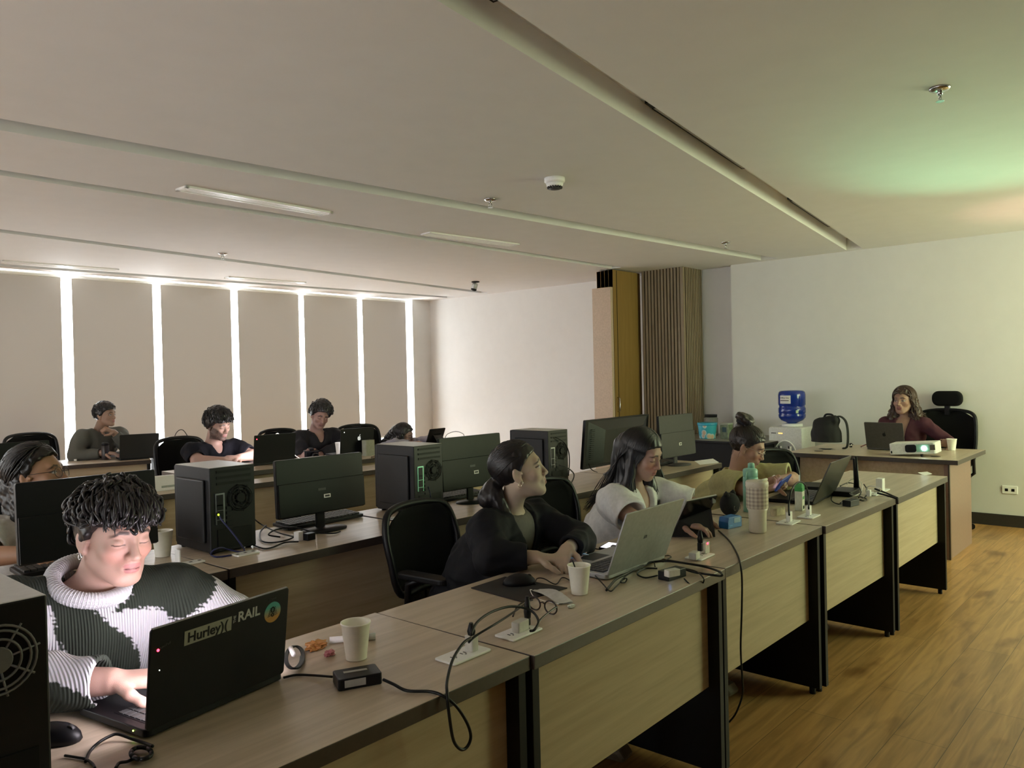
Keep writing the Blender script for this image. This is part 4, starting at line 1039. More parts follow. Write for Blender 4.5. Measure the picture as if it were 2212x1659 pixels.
slab([b0, b1, b2+Vector((0,.03,0)), b0+Vector((.02,.07,0))], Vector((0,0,.004))).build('case_base', mat('case_black', (.012,.012,.011), .6), t)
cam_ = top1+(lowl-top1)*.09
MB().rbox(-.014, .014, -.004, .001, -.014, .014, .005, ax=1, M=Matrix.Translation(cam_)).build('camera_bump', M_grey, t)
cable([dz(1552,1146,.006), dz(1575,1168,.006), dz(1592,1196,.005), py_(1600,1222,1.272), py_(1603,1260,1.265), py_(1602,1330,1.262), py_(1600,1400,1.265), py_(1603,1460,1.275), py_(1604,1500,1.285), py_(1590,1540,1.30), py_(1575,1560,1.33)],
      'black cord hanging from the tablet over the desk edge to the floor', .0035)
# tangle by the silver laptop
t = plug(dz(1452,1248), 'black power brick in the cable tangle beside the silver laptop', (.10,.045,.03), -.12, M_black, 'adapter', 'power_adapter')
plug(dz(1452,1244,.030), 'white plug block lying on the black power brick', (.05,.026,.022), -.3, M_oldwhite, 'adapter', 'power_adapter')
MB().lathe([(.003,0),(.003,.002)], 8, M=TR((-.045,-.024,.02), PI/2)).build('indicator', emis('blue_led', (.2,.4,1), 4), t, local=True)
T1 = [(1310,1275),(1330,1252),(1352,1240),(1372,1230),(1400,1216),(1440,1212),(1480,1217),(1520,1224),(1552,1234),(1560,1243),(1545,1243),(1500,1236),(1475,1228)]
cable([dz(x,y,.006+.012*math.sin(i*.9)**2) for i,(x,y) in enumerate(T1)], 'thick black cord tangle running to the desk joint', .004)
T2 = [(1282,1240),(1290,1248),(1303,1262),(1318,1277),(1330,1268),(1346,1252),(1354,1250),(1350,1258),(1340,1256),(1360,1238),(1385,1226),(1410,1214),(1415,1224)]
cable([dz(x,y,.004+.010*math.sin(i*1.3)**2) for i,(x,y) in enumerate(T2)], 'thin black cord wriggling in front of the silver laptop', .0022)
T3 = [(1420,1228),(1395,1228),(1380,1235),(1378,1242),(1395,1248),(1420,1243)]
cable([dz(x,y,.005) for x,y in T3], 'small loop of black cord beside the power brick', .003)
cable([dz(1480,1228,.012), dz(1505,1235,.01), dz(1520,1250,.006), py_(1517,1262,1.288), py_(1505,1270,1.284), py_(1490,1262,1.288), dz(1478,1250,.006)], 'black cord loop hanging at the edge below the power brick', .0024)
cable([dz(1432,1214,.01), dz(1445,1206,.006), dz(1450,1203,.006), dz(1444,1200,.005), dz(1437,1201,.005)], 'short black cord beside the silver laptop hinge', .002)
# cords by the lower left
cable([dz(185,1645,.004), dz(195,1622,.004), dz(215,1603,.01), dz(238,1590,.012), dz(255,1586,.012), dz(285,1596,.006), dz(315,1606,.004), dz(330,1612,.008)], 'black cord from the stickered laptop towards the lower left', .003)
cable([dz(140,1632,.003), dz(165,1636,.003), dz(185,1640,.003), dz(200,1650,.003), dz(205,1659,.003)], 'black mouse cord beside the lower left mouse', .0025)
cable([dz(305+22*math.cos(a), 1627+13*math.sin(a), .004+.010*abs(math.sin(a*1.7))) for a in [k*.45 for k in range(48)]], 'bundled black cord coil in front of the stickered laptop', .0042, n=2)
cable([dz(250,1659,.004), dz(258,1648,.004), dz(275,1645,.004), dz(290,1638,.004)], 'black cord end at the bottom edge beside the coil', .003)
# pouch, blue box, tumbler, bottle, snack pouch, carton
pc = dz(1592,1118)
t = thing('pencil_pouch', 'black plush pouch with two small ears beside the tall tumbler', 'pouch', pc+Vector((.03,.05,0)))
pb = MB().ell((0,0,.055), (.058,.045,.056), 24, 14); pb.v = [(x,y,max(0,z)) for x,y,z in pb.v]; pb.build('body', mat('plush_black', (.008,.008,.009), .9, bump=.5, scale=300), t, local=True)
for q in (-1, 1):
    MB().lathe([(.016,0),(.013,.012),(.002,.024)], 14, M=TR((q*.032,0,.098), 0, q*.25)).build('ear', mat('plush_black', (.008,.008,.009), .9), t, local=True)
    MB().tube([(q*.025+.010*math.cos(a), -.0425+.004*abs(q), .042+.011*math.sin(a)) for a in [2*PI*k/16 for k in range(16)]], .0012, 6, closed=True).build('ring_eye', mat('ring_brown', (.12,.10,.09), .5), t, local=True)
bc = dz(1588,1140)
t = thing('stapler_box', 'bright blue box with pale label in front of the black pouch', 'box', bc, -.15)
MB().prism([(-.052,0),(.052,0),(.052,.042),(.04,.05),(-.045,.05),(-.052,.03)], 0, .05, ax=1).build('box', mat('box_blue', (.012,.13,.38), .45), t, bevel=.002, local=True)
MB().box(-.008, .04, -.001, .0, .022, .044).build('label', mat('label_blue_white', (.25,.38,.5), .5), t, local=True)
MB().box(-.045, -.02, -.001, .0, .012, .016).build('label', mat('label_sky', (.05,.3,.6), .5), t, local=True)
tb = dz(1637,1149)
t = thing('tumbler', 'tall cream tumbler with checked upper half beside the blue box', 'tumbler', tb)
def check_mat():
    m = mat('checked_cream', (.62,.58,.46), .4); nt = m.node_tree; N = nt.nodes; L = nt.links
    tc = N.new('ShaderNodeTexCoord'); g = N.new('ShaderNodeVectorMath'); g.operation = 'MULTIPLY'
    sp = N.new('ShaderNodeSeparateXYZ'); L.new(tc.outputs['Object'], sp.inputs[0])
    at2 = N.new('ShaderNodeMath'); at2.operation = 'ARCTAN2'; L.new(sp.outputs['Y'], at2.inputs[0]); L.new(sp.outputs['X'], at2.inputs[1])
    def stripe(src, f):
        a = N.new('ShaderNodeMath'); a.operation = 'MULTIPLY'; a.inputs[1].default_value = f; L.new(src, a.inputs[0])
        s = N.new('ShaderNodeMath'); s.operation = 'SINE'; L.new(a.outputs[0], s.inputs[0])
        h = N.new('ShaderNodeMath'); h.operation = 'GREATER_THAN'; h.inputs[1].default_value = 0; L.new(s.outputs[0], h.inputs[0]); return h
    h1 = stripe(at2.outputs[0], 16); h2 = stripe(sp.outputs['Z'], 2*PI/.0165)
    ad = N.new('ShaderNodeMath'); ad.operation = 'ADD'; L.new(h1.outputs[0], ad.inputs[0]); L.new(h2.outputs[0], ad.inputs[1])
    dv = N.new('ShaderNodeMath'); dv.operation = 'MULTIPLY'; dv.inputs[1].default_value = .5; L.new(ad.outputs[0], dv.inputs[0])
    cr = N.new('ShaderNodeValToRGB'); cr.color_ramp.elements[0].color = (.66,.62,.49,1); cr.color_ramp.elements[1].color = (.36,.31,.25,1); L.new(dv.outputs[0], cr.inputs[0])
    L.new(cr.outputs[0], N['Principled BSDF'].inputs['Base Color']); return m
M_cream = mat('tumbler_cream', (.66,.62,.49), .35, var=.02)
MB().lathe([(.033,0),(.036,.004),(.038,.085),(.0385,.092),(.045,.105)], 36).build('lower_body', M_cream, t, local=True)
MB().lathe([(.045,.105),(.0465,.112),(.0465,.196)], 36, cap=False).build('upper_body', check_mat(), t, local=True)
MB().lathe([(.0465,.195),(.048,.198),(.048,.215),(.044,.222),(.001,.224)], 36, cap=False).build('lid', M_cream, t, local=True)
MB().tube([(-.045,.0,.21),(-.02,-.03,.226),(.03,-.03,.226),(.048,.0,.21)], .006, 8).build('lid_handle', M_cream, t, local=True)
mb_ = dz(1629,1108)+Vector((.03,.03,0))
t = thing('water_bottle', 'mint green sports bottle behind the cream tumbler', 'bottle', mb_)
M_mint = mat('bottle_mint', (.27,.55,.44), .4, var=.03)
MB().lathe([(.034,0),(.0365,.006),(.0365,.165),(.034,.172)], 32).build('body', M_mint, t, local=True)
MB().lathe([(.033,.172),(.0355,.176),(.0355,.205),(.031,.212),(.014,.216)], 32).build('cap', mat('bottle_cap_mint', (.30,.60,.48), .35), t, local=True)
MB().lathe([(.013,.212),(.017,.216),(.016,.236),(.010,.240)], 20, M=TR((.012,0,0))).build('spout', mat('bottle_cap_mint', (.30,.60,.48), .35), t, local=True)
MB().tube(smooth_pts([(-.034,0,.20),(-.05,0,.19),(-.058,0,.15),(-.05,.0,.125),(-.037,0,.12)], 5), .004, 8).build('carry_loop', M_mint, t, local=True)
o = MB().rbox(-.042, .042, -.018, .018, 0, .036, .012, M=TR(dz(1680,1112), 0, 0, -.2)).build('snack_pouch', mat('snack_beige', (.42,.36,.22), .6, scale=30, var=.4)); tag(o, 'small beige snack pack behind the tall tumbler', 'snack')
kc = dz(1728,1102)
t = thing('milk_carton', 'small white and green drink carton with straw', 'carton', kc, .15)
MB().box(-.026, .026, -.018, .018, 0, .115).build('box', mat('carton_white', (.62,.64,.52), .5), t, bevel=.002, local=True)
M_cg = mat('carton_green', (.03,.30,.05), .5)
MB().prism([(-.026,.115),(.026,.115),(.022,.135),(-.022,.135)], -.016, .016, ax=1).build('gable_top', M_cg, t, local=True)
MB().box(-.0262, .0262, -.0184, .0184, .096, .1155).build('green_band', M_cg, t, local=True)
MB().box(-.018, .016, -.0186, -.017, .056, .070).build('green_panel', M_cg, t, local=True)
bb = MB(); 
for k in range(9): bb.box(-.012+k*.003, -.0105+k*.003-.0006*(k%2), -.0186, -.0175, .008, .024)
bb.build('barcode', M_black, t, local=True)
MB().tube([(.0,.0,.13),(.002,.0,.175)], .0028, 8).build('straw', M_white, t, local=True)
# router and flat black case on the fourth desk
rc = dz(1838,1068)
t = thing('wifi_router', 'flat black router with tall antenna among cords', 'router', rc, .05)
MB().rbox(-.105, .085, -.03, .085, 0, .028, .02).build('body', M_black, t, bevel=.005, local=True)
for q in (0, .014): MB().tube([(.095+q*.3,-.01+q,.02),(.098+q*.3,-.01+q,.06),(.075+q*.6,-.01+q,.205-q)], [.009,.008,.006], 10).build('antenna', M_black, t, local=True)
o = MB().rbox(-.10, .10, -.07, .07, 0, .02, .02, M=TR(dz(1762,1054), 0, 0, .25)).build('laptop_sleeve', mat('sleeve_black', (.012,.012,.012), .8)); tag(o, 'flat black sleeve behind the open dark laptop', 'sleeve')
t = plug(dz(1838,1092), 'black power brick in front of the black router', (.085,.045,.03), -.2, M_black, 'adapter', 'power_adapter')
R1 = [(1797,1072),(1797,1082),(1812,1089),(1830,1083),(1845,1078),(1865,1082),(1872,1078),(1855,1073),(1830,1078),(1815,1087)]
cable([dz(x,y,.004+.004*(i%3)) for i,(x,y) in enumerate(R1)], 'black cord tangle around the power brick by the router', .003)
cable([dz(1815,1050,.03), dz(1832,1043,.03), dz(1852,1048,.03), dz(1860,1062,.02), dz(1855,1075,.008)], 'black cord arching over the router to the power brick', .003)
cable([dz(1866,1046,.05), dz(1873,1058,.03), dz(1872,1070,.01), dz(1858,1080,.006)], 'black cord falling from the router antenna', .003)
o = MB().prism([p[:2] for p in (dz(1982,1021), dz(2003,1019), dz(2014,1024), dz(1996,1027))][::-1], ZT, ZT+.001).build('paper_sheet', M_paper); tag(o, 'small white paper slip near the right end of the front row', 'paper')
# ------------------------------------------------------------------ things on the second row
Z2 = .7505
d2 = lambda px, py, h=0: pz(px, py, Z2+h)
def plate(c, label, w, d, ang, lid=False, n=3):
    t = thing('desk_socket', label, 'socket', c, ang, 'white sockets set in the desktops')
    MB().rbox(-w/2, w/2, -d/2, d/2, 0, .006, .008).build('plate', M_white, t, bevel=.002, local=True)
    if lid: MB().box(-w/2-.002, -w/2+.003, -d/2+.006, d/2-.006, .004, .062).build('lid', M_white, t, bevel=.001, local=True)
    for q in range(n):
        MB().box(-.035+q*.035-.006, -.035+q*.035+.006, -.006, .006, .006, .0066).build('outlet', M_grey, t, local=True)
plate(d2(412,1217), 'white desk socket with raised lid beside the curly haired man', .10, .05, .0, True)
plate(d2(530,1197), 'white desk socket at the foot of the first black tower', .10, .06, .05)
plate(d2(858,1120), 'white desk socket at the foot of the tower with green ports', .09, .06, .0)
M_blue = mat('cable_blue', (.012,.015,.09), .45)
cable([py_(474,1112,3.005), py_(478,1122,2.985), py_(500,1148,2.95), py_(520,1175,2.92), d2(528,1190,.006), d2(515,1192,.004), d2(490,1186,.02), d2(478,1183,.03), d2(462,1188,.03), d2(456,1198,.008), d2(470,1203,.004), d2(500,1199,.004)],
      'blue network cable from the first black tower coiled at its foot', .0035, M_blue, group=None)
t = thing('network_plug', 'tiny glowing yellow green network light on the first black tower', 'light', py_(471,1112,3.009))
MB().box(-.006, .006, -.004, .004, -.006, .006, M=Matrix.Translation(py_(471,1110,3.007))).build('housing', M_black, t); MB().ell(tuple(py_(472,1112,3.0)), (.004,.002,.004), 10, 6).build('indicator', emis('port_led', (.55,.9,.02), 3), t)
for i, (lab, pts) in enumerate((
    ('black cord hanging behind the first tower onto the desk', [(548,1120,.06),(565,1133,.02),(600,1150,.01),(640,1160,.01),(660,1158,.015)]),
    ('black cord loop between the first tower and the white adapter', [(575,1135,.02),(562,1150,.01),(565,1168,.005),(590,1172,.005),(625,1165,.012),(650,1150,.02)]),
    ('lowest black cord loop near the desk edge behind the curly haired man', [(548,1178,.004),(570,1185,.004),(590,1182,.004),(615,1172,.01),(645,1170,.01)]),
    ('black cord crossing under the monitor between the two towers', [(605,1160,.012),(580,1155,.02),(600,1143,.03),(640,1140,.03),(680,1150,.01),(720,1152,.006),(735,1148,.004)]))):
    cable([d2(*q) for q in pts], lab, .0035)
t = plug(d2(645,1168), 'white adapter cube in the cable heap under the monitor', (.03,.03,.04), .2, M_white, 'adapter', 'power_adapter')
plug(d2(668,1166), 'black adapter block with white label in the cable heap', (.045,.035,.03), .1, M_black, 'adapter', 'power_adapter')
cable([py_(925,1052,3.0), py_(930,1075,2.97), d2(915,1092,.02), d2(895,1098,.03), d2(882,1108,.02), d2(895,1116,.006), d2(915,1108,.02), d2(930,1095,.03), d2(935,1105,.01)], 'dark blue cable coil at the foot of the tower with green ports', .0035, mat('cable_navy', (.012,.014,.03), .5), group=None)
cable([py_(1208,1005,3.05), py_(1225,1010,3.02), py_(1240,1025,3.0), d2(1232,1045,.03), d2(1215,1050,.02)], 'grey cord behind the tower near the woman in white', .004, M_grey, group=None)
cable([py_(1200,945,3.06), py_(1218,955,3.04), py_(1228,975,3.04), py_(1230,1000,3.04), py_(1228,1028,3.03)], 'black cord hanging down the back of the third tower', .0035)
cable([py_(1272,1002,3.05), py_(1276,1012,3.05), py_(1284,1018,3.05), d2(1290,1020,.01)], 'black cord hanging from the thick monitor', .003)
o = MB().prism([q[:2] for q in (d2(1500,996), d2(1540,991), d2(1553,999), d2(1512,1004))][::-1], Z2, Z2+.0012).build('paper_sheet', M_paper); tag(o, 'white paper sheet on the second row beside the yellow green top', 'paper')
keyboard((5.15, 3.06, .751), 'black keyboard under the grey backed monitor', .05, .4)
# ------------------------------------------------------------------ third row and the bearded man's row
Z3, Z3b = .7505, .7855
wb = pz(350,1060,Z3); t = thing('document_box', 'upright white box standing on the low desk beside the first tower', 'box', wb, -.06)
MB().rbox(-.085, .085, -.02, .02, 0, .098, .006, ax=1).build('box', M_paper, t, bevel=.002, local=True); MB().box(-.01, .08, -.0205, -.019, .02, .034).build('print', mat('print_grey_green', (.35,.38,.34), .7), t, local=True)
b0, b1 = pz(541,1019,Z3b), pz(614,1012,Z3b)
T_, L_, M_, w_ = laptop(Vector((3.245,5.62,0)), Vector((3.605,5.60,0)), 'black laptop with tiny red light in front of the bearded man', .12, .225, .235, M_black, M_black, emis('laptop_screen_white', (1,.93,.95), 9), z=Z3b)
MB().lathe([(.0035,0),(.0035,.001)], 10, M=M_ @ TR((.022,-.006,.195), PI/2)).build('red_light', emis('red_led', (1,.02,.04), 6), L_, local=True)
T_, L_, M_, w_ = laptop(Vector((4.03,5.57,0)), Vector((4.37,5.55,0)), 'black laptop with glowing fruit logo beside the man in the dark shirt', .10, .225, .235, M_black, M_black, emis('laptop_screen_white2', (1,.93,.95), 1), z=Z3b)
ap = [(0,.030),(.010,.034),(.019,.030),(.016,.022),(.017,.013),(.023,.006),(.018,-.010),(.010,-.017),(0,-.014),(-.010,-.017),(-.019,-.008),(-.023,.006),(-.021,.022),(-.011,.032)]
lg = MB().prism([(x*.72, z*.72) for x, z in ap], .0005, .001, ax=1, M=M_ @ TR((w_*.55,-.0078,.128))); lg.prism([(.0,.026),(.003,.026),(.011,.036),(.011,.042),(.003,.035)], .0005, .001, ax=1, M=M_ @ TR((w_*.55,-.0078,.128)))
lg.build('logo', emis('logo_glow', (.6,.62,.55), .38), L_, local=True)
MB().lathe([(.004,0),(.004,.001)], 10, M=M_ @ TR((.035,-.006,.195), PI/2)).build('glint', emis('glint_glow', (.9,1,.8), 1.2), L_, local=True)  # glowing dot standing in for a glint of light
bx = pz(796,984,Z3b); o = MB().rbox(-.05, .05, -.03, .03, 0, .135, .01, M=Matrix.Translation(bx)).build('tissue_box', mat('pale_green_box', (.36,.37,.29), .6)); tag(o, 'pale green upright box beside the tower with green ports', 'box')
o = crumple('paper_scrap', 'crumpled brown paper scrap beside the pale green box', 'scrap', pz(797,990,Z3b)+Vector((.02,-.05,0)), .03, .02, .012, mat('scrap_brown', (.2,.15,.1), .7), 12)
tb0 = py_(915,950,5.95)
t = thing('tablet', 'dark tablet propped up in front of the girl in glasses', 'tablet', (tb0.x, tb0.y, Z3b))
Mt = TR((tb0.x+.05, 5.86, Z3b), .38, 0, .12)
MB().rbox(-.12, .12, -.005, .005, .0, .165, .01, ax=1, M=Mt).build('body', M_black, t, bevel=.002); MB().box(-.11, .11, .0051, .0056, .01, .155, M=Mt).build('screen', emis('tablet_screen', (.8,.9,1), .5), t)
MB().add([tuple(Mt @ Vector(q)) for q in ((-.06,-.006,.11),(.06,-.006,.11),(.06,-.006,.10),(-.06,-.006,.10))]+[(tb0.x+.11,5.72,Z3b+.002),(tb0.x-.01,5.72,Z3b+.002),(tb0.x-.01,5.73,Z3b+.002),(tb0.x+.11,5.73,Z3b+.002)][::1], [(0,1,4,5),(3,2,7,6)]).build('kickstand', M_blackgloss, t)
cable([py_(1003,944,5.5), py_(1000,937,5.5), py_(985,932,5.5), py_(968,937,5.5), py_(962,945,5.5), py_(960,960,5.5), Vector((5.62,5.5,Z3b+.004))], 'thin cord arching above the thin dark monitor', .003, M_grey, group=None)
cable([py_(583,960,5.75), py_(590,945,5.75), py_(600,936,5.78), py_(608,950,5.78), py_(612,965,5.75), Vector((3.74,5.72,Z3b+.004))], 'pale cord arching beside the tall white cup', .003, M_white, group=None)
# ------------------------------------------------------------------ row by the windows
d4 = lambda px, py, h=0: pz(px, py, .7505+h)
hl, hr = d4(262,990), d4(322,986)
laptop(Vector((2.985,7.50,0)), Vector((3.31,7.42,0)), 'black laptop in front of the man in the grey sweater', .18, .225, .225, M_black, mat('laptop_dark', (.014,.014,.014), .5), emis('dim_screen', (.5,.6,.9), .25))
t = thing('tumbler', 'dark slim tumbler beside the arm of the man in the grey sweater', 'tumbler', d4(228,993))
MB().lathe([(.030,0),(.034,.01),(.034,.13),(.030,.135)], 24).build('body', mat('tumbler_dark', (.016,.010,.010), .35), t, local=True); MB().lathe([(.031,.135),(.031,.155),(.02,.16)], 24).build('lid', M_black, t, local=True)
for k, (hh, lab) in enumerate(((0, 'lower white document tray beside the black window row laptop'), (.024, 'upper white document tray beside the black window row laptop'))):
    o = MB().rbox(-.09, .07, -.10, .10, hh, hh+.02, .008, M=TR(d4(252,984), 0, 0, -.2)).build('document_tray', M_silver if k else M_white); tag(o, lab, 'tray')
for k, (x, y, lab) in enumerate(((163,996,'tiny white bottle cap at the left end of the window row'),(172,993,'second tiny white bottle cap at the left end of the window row'))):
    o = MB().lathe([(.012,0),(.012,.018)], 14, M=Matrix.Translation(d4(x,y))).build('bottle_cap', M_white); tag(o, lab, 'cap')
cable([d4(335,990,.01), d4(345,986,.03), d4(352,990,.01), d4(362,984,.02), d4(370,988,.005), d4(360,993,.004), d4(348,991,.004), d4(338,993,.01)], 'tangled white cord at the end of the window row', .006, M_white, group=None)
cable([d4(340,994,.004), py_(340,1000,7.3), py_(339,1015,7.3), py_(340,1030,7.28)], 'thin white cord hanging in front of the window row panel', .003, M_white, group=None)
o = MB().rbox(-.05, .05, -.03, .03, 0, .03, .012, M=TR(d4(342,984), 0, 0, -.1)).build('glasses_case', mat('case_navy', (.02,.02,.05), .5)); tag(o, 'dark navy case among white cords on the window row', 'case')
t = thing('desk_fan_motor', 'small dark round gadget beside the beige gadget on the window row', 'gadget', d4(362,979))
MB().lathe([(.03,0),(.045,.03),(.04,.07),(.02,.08)], 20).build('body', M_grey, t, local=True); MB().box(.02,.05,-.02,.02,.01,.075).build('face', M_black, t, local=True)
t = thing('spare_projector', 'beige rounded gadget under a thin arched cord on the window row', 'gadget', d4(393,978), -.1)
MB().prism([(-.12,0),(.13,0),(.14,.03),(.10,.06),(-.02,.075),(-.12,.06)], -.08, .08, ax=1).build('body', mat('gadget_beige', (.34,.32,.26), .5), t, bevel=.015, seg=3, local=True)
MB().lathe([(.022,0),(.022,.006)], 16, M=TR((.09,-.081,.035), PI/2)).build('lens', M_black, t, local=True)
for (x0_, lab) in ((372,'white socket box holding the left foot of the arched cord'), (413,'white socket box holding the right foot of the arched cord')):
    o = MB().rbox(-.02, .02, -.02, .02, 0, .06, .005, M=Matrix.Translation(d4(x0_,982))).build('power_plug', M_white); tag(o, lab, 'plug')
aa, ab = d4(373,982,.05), d4(412,980,.05)
cable([aa, aa+(ab-aa)*.02+Vector((0,0,.10)), aa+(ab-aa)*.25+Vector((0,0,.20)), aa+(ab-aa)*.6+Vector((0,0,.22)), aa+(ab-aa)*.92+Vector((0,0,.13)), ab], 'thin dark cord arching between two white plugs by the windows', .004, mat('cord_brown', (.05,.04,.035), .5), group=None)
# ------------------------------------------------------------------ water dispenser, side table, teacher's desk
wx, wy = 7.72, 3.13
t = thing('water_dispenser', 'white water dispenser standing against the back wall', 'water dispenser', (wx, wy, 0), -PI/2)
MB().rbox(-.17, .17, -.17, .17, .02, .885, .035).build('body', mat('dispenser_white', (.66,.66,.64), .4), t, bevel=.01, seg=3, local=True)
MB().rbox(-.165, .165, -.185, -.165, .45, .885, .02, ax=1).build('front_panel', mat('dispenser_white', (.66,.66,.64), .4), t, bevel=.004, local=True)
oval = [(.105*math.cos(a), .62+(.13 if math.sin(a) > 0 else .16)*math.sin(a)) for a in [2*PI*k/32 for k in range(32)]]
MB().prism(oval, -.189, -.184, ax=1).build('tap_recess', mat('dispenser_recess', (.40,.41,.41), .35), t, local=True)
rg = MB().tube([(x*1.03, -.188, .62+(z-.62)*1.03) for x, z in oval], .006, 8, closed=True).build('recess_ring', M_white, t, local=True)
for q in (-.048, .048):
    a = MB().rbox(-.016, .016, -.215, -.185, .655, .70, .006, ax=0, M=Matrix.Translation((q,0,0))).build('tap', M_white, t, local=True)
    MB().box(q-.008, q+.008, -.222, -.214, .68, .705).build('lever', M_grey, a, local=True)
for q in (-.03, -.015, 0): MB().lathe([(.0045,0),(.0045,.002)], 8, M=TR((q-.03,-.185,.825), PI/2)).build('indicator', emis('amber_led', (1,.45,.05), 2.5), t, local=True)
MB().box(-.14, -.09, -.1862, -.185, .822, .830).build('logo', M_grey, t, local=True)
MB().lathe([(.10,.885),(.10,.91),(.06,.915)], 24).build('bottle_seat', M_white, t, local=True)
t = thing('water_bottle', 'big blue water bottle upside down on the white dispenser', 'bottle', (wx, wy, .90))
def jug_mat():
    m = mat('bottle_blue', (.008,.035,.30), .16, spec=.6); m.node_tree.nodes['Principled BSDF'].inputs['Transmission Weight'].default_value = .15; return m
J = .128
MB().lathe([(.03,.0),(.05,.02),(J*.82,.045),(J,.075),(J*1.02,.10),(J*.97,.112),(J*1.02,.124),(J*1.02,.165),(J*.96,.178),(J*.96,.19),(J*1.02,.203),(J*1.02,.30),(J*.98,.325),(J*.86,.34),(.03,.345)], 40).build('body', jug_mat(), t, local=True)
lb = MB(); vs = []
for k in range(9):
    a = PI-.15+.9*(-1+2*k/8)*.5; vs += [(J*1.03*math.cos(a), J*1.03*math.sin(a), .215), (J*1.03*math.cos(a), J*1.03*math.sin(a), .295)]
lb.add(vs, [(2*k, 2*k+2, 2*k+3, 2*k+1) for k in range(8)], 0, True); o = lb.build('label', M_paper, t, local=True)
Wj = Matrix.Translation((wx, wy, .90))
text('label_lettering', 'Office Use', .022, Wj @ TR((J*1.045*math.cos(PI-.15), J*1.045*math.sin(PI-.15), .272), PI/2, 0, -.15-PI/2), M_blkpanel, o)
MB().box(-.045, .045, -.0004, .0004, -.003, .003, M=TR((J*1.04*math.cos(PI-.15), J*1.04*math.sin(PI-.15), .245), 0, 0, -.15-PI/2)).build('label_line', M_blkpanel, o, local=True)
MB().box(-.012, .012, -.001, .001, -.014, .014, M=TR((J*1.03*math.cos(PI+.75), J*1.03*math.sin(PI+.75), .135), 0, 0, .75-PI/2)).build('seal_sticker', mat('sticker_green_white', (.5,.62,.45), .6), t, local=True)
# side table tubs
c_ = Vector((7.50, 3.945, .7505))
t = thing('snack_tub', 'bright turquoise snack tub with printed mushrooms on the black side table', 'tub', c_)
def tub_mat():
    m = mat('tub_print', (.05,.40,.50), .4); nt = m.node_tree; N = nt.nodes; L = nt.links; b = N['Principled BSDF']
    tc = N.new('ShaderNodeTexCoord'); mp = N.new('ShaderNodeMapping'); mp.inputs['Scale'].default_value = (16,16,14); L.new(tc.outputs['Object'], mp.inputs[0])
    vo = N.new('ShaderNodeTexVoronoi'); vo.inputs['Scale'].default_value = 1; L.new(mp.outputs[0], vo.inputs['Vector'])
    cr = N.new('ShaderNodeValToRGB'); e = cr.color_ramp.elements; e[0].color = (.62,.45,.30,1); e[1].color = (.04,.36,.46,1); e[0].position = .28; e[1].position = .52; q = e.new(.40); q.color = (.55,.70,.72,1)
    L.new(vo.outputs['Distance'], cr.inputs[0]); L.new(cr.outputs[0], b.inputs['Base Color']); return m
MB().lathe([(.080,0),(.084,.005),(.098,.140),(.098,.142)], 32).build('body', tub_mat(), t, local=True)
MB().lathe([(.101,.138),(.103,.142),(.103,.162),(.098,.166)], 32).build('lid', mat('tub_lid_blue', (.02,.30,.45), .35), t, local=True)
t = thing('glass_jar', 'clear jar with black lid behind the turquoise tub', 'jar', (7.86,4.09,.7505))
MB().lathe([(.07,0),(.075,.01),(.075,.19),(.06,.205)], 24).build('body', mat('jar_grey', (.20,.21,.19), .15), t, local=True); MB().lathe([(.068,.205),(.068,.23)], 24).build('lid', M_black, t, local=True)
for k, (x, y, w_, hh, col, lab) in enumerate(((7.56,3.76,.10,.145,(.16,.20,.13),'small pale container with dark label right of the turquoise tub'),(7.66,3.60,.13,.17,(.24,.25,.15),'tall clear container of snacks behind the hair bun'))):
    t = thing('food_container', lab, 'container', (x, y, .7505), -.1)
    MB().rbox(-w_/2, w_/2, -w_/2, w_/2, 0, hh, .015).build('body', mat('container_%s' % ('olive','straw')[k], col, .3, scale=25, var=.45), t, bevel=.004, local=True)
    MB().rbox(-w_/2-.004, w_/2+.004, -w_/2-.004, w_/2+.004, hh, hh+.016, .015).build('lid', mat('container_lid', (.32,.34,.28), .35), t, bevel=.003, local=True)
    if k == 0: MB().box(-w_/2-.001, -w_/2, -.03, .02, .07, .12).build('label', mat('label_teal', (.01,.05,.06), .5), t, local=True)
# teacher's desk
ZL = .7505
t = thing('backpack', 'black backpack standing on the teacher desk beside the dispenser', 'backpack', (6.93, 2.49, ZL), -PI/2)
S = SDF((-.20,-.14,-.02), (.20,.16,.34), .006)
S.ell((-.02,0,.12), (.13,.085,.135), None, .02); S.ell((-.02,.0,.05), (.125,.08,.06), None, .03); S.cone((-.08,0,.22), (.05,0,.25), .05, .045, .03)
S.op(lambda P: P[...,2]*-1+.0, np.array((-.2,-.2,-.05)), np.array((.2,.2,.03)), .004, 's'); S.noise(.004, 45, 3)
V, F = S.mesh(); bo = np_mesh('body', V, F, mat('backpack_black', (.008,.008,.008), .8, bump=.4, scale=200), None, None, 1); bo.parent = t
MB().tube(smooth_pts([(.05,.0,.275),(.10,.01,.285),(.145,.01,.24),(.16,.01,.14),(.155,.0,.03),(.12,0,.012)], 5), .022, 10, flat=.35).build('strap', mat('backpack_black', (.008,.008,.008), .8), t, local=True)
MB().tube(smooth_pts([(-.04,0,.265),(-.02,0,.30),(.03,0,.30),(.05,0,.275)], 5), .009, 8).build('top_handle', M_black, t, local=True)
hl, hr = Vector((7.06,2.215,0)), Vector((7.03,1.90,0))
T_, L_, M_, w_ = laptop(hl, hr, 'grey laptop with dark fruit logo in front of the lecturer', .22, .225, .22, mat('laptop_space_grey', (.085,.082,.075), .38, .4), mat('laptop_space_grey', (.085,.082,.075), .38, .4), emis('dim_screen', (.5,.6,.9), .25), z=ZL)
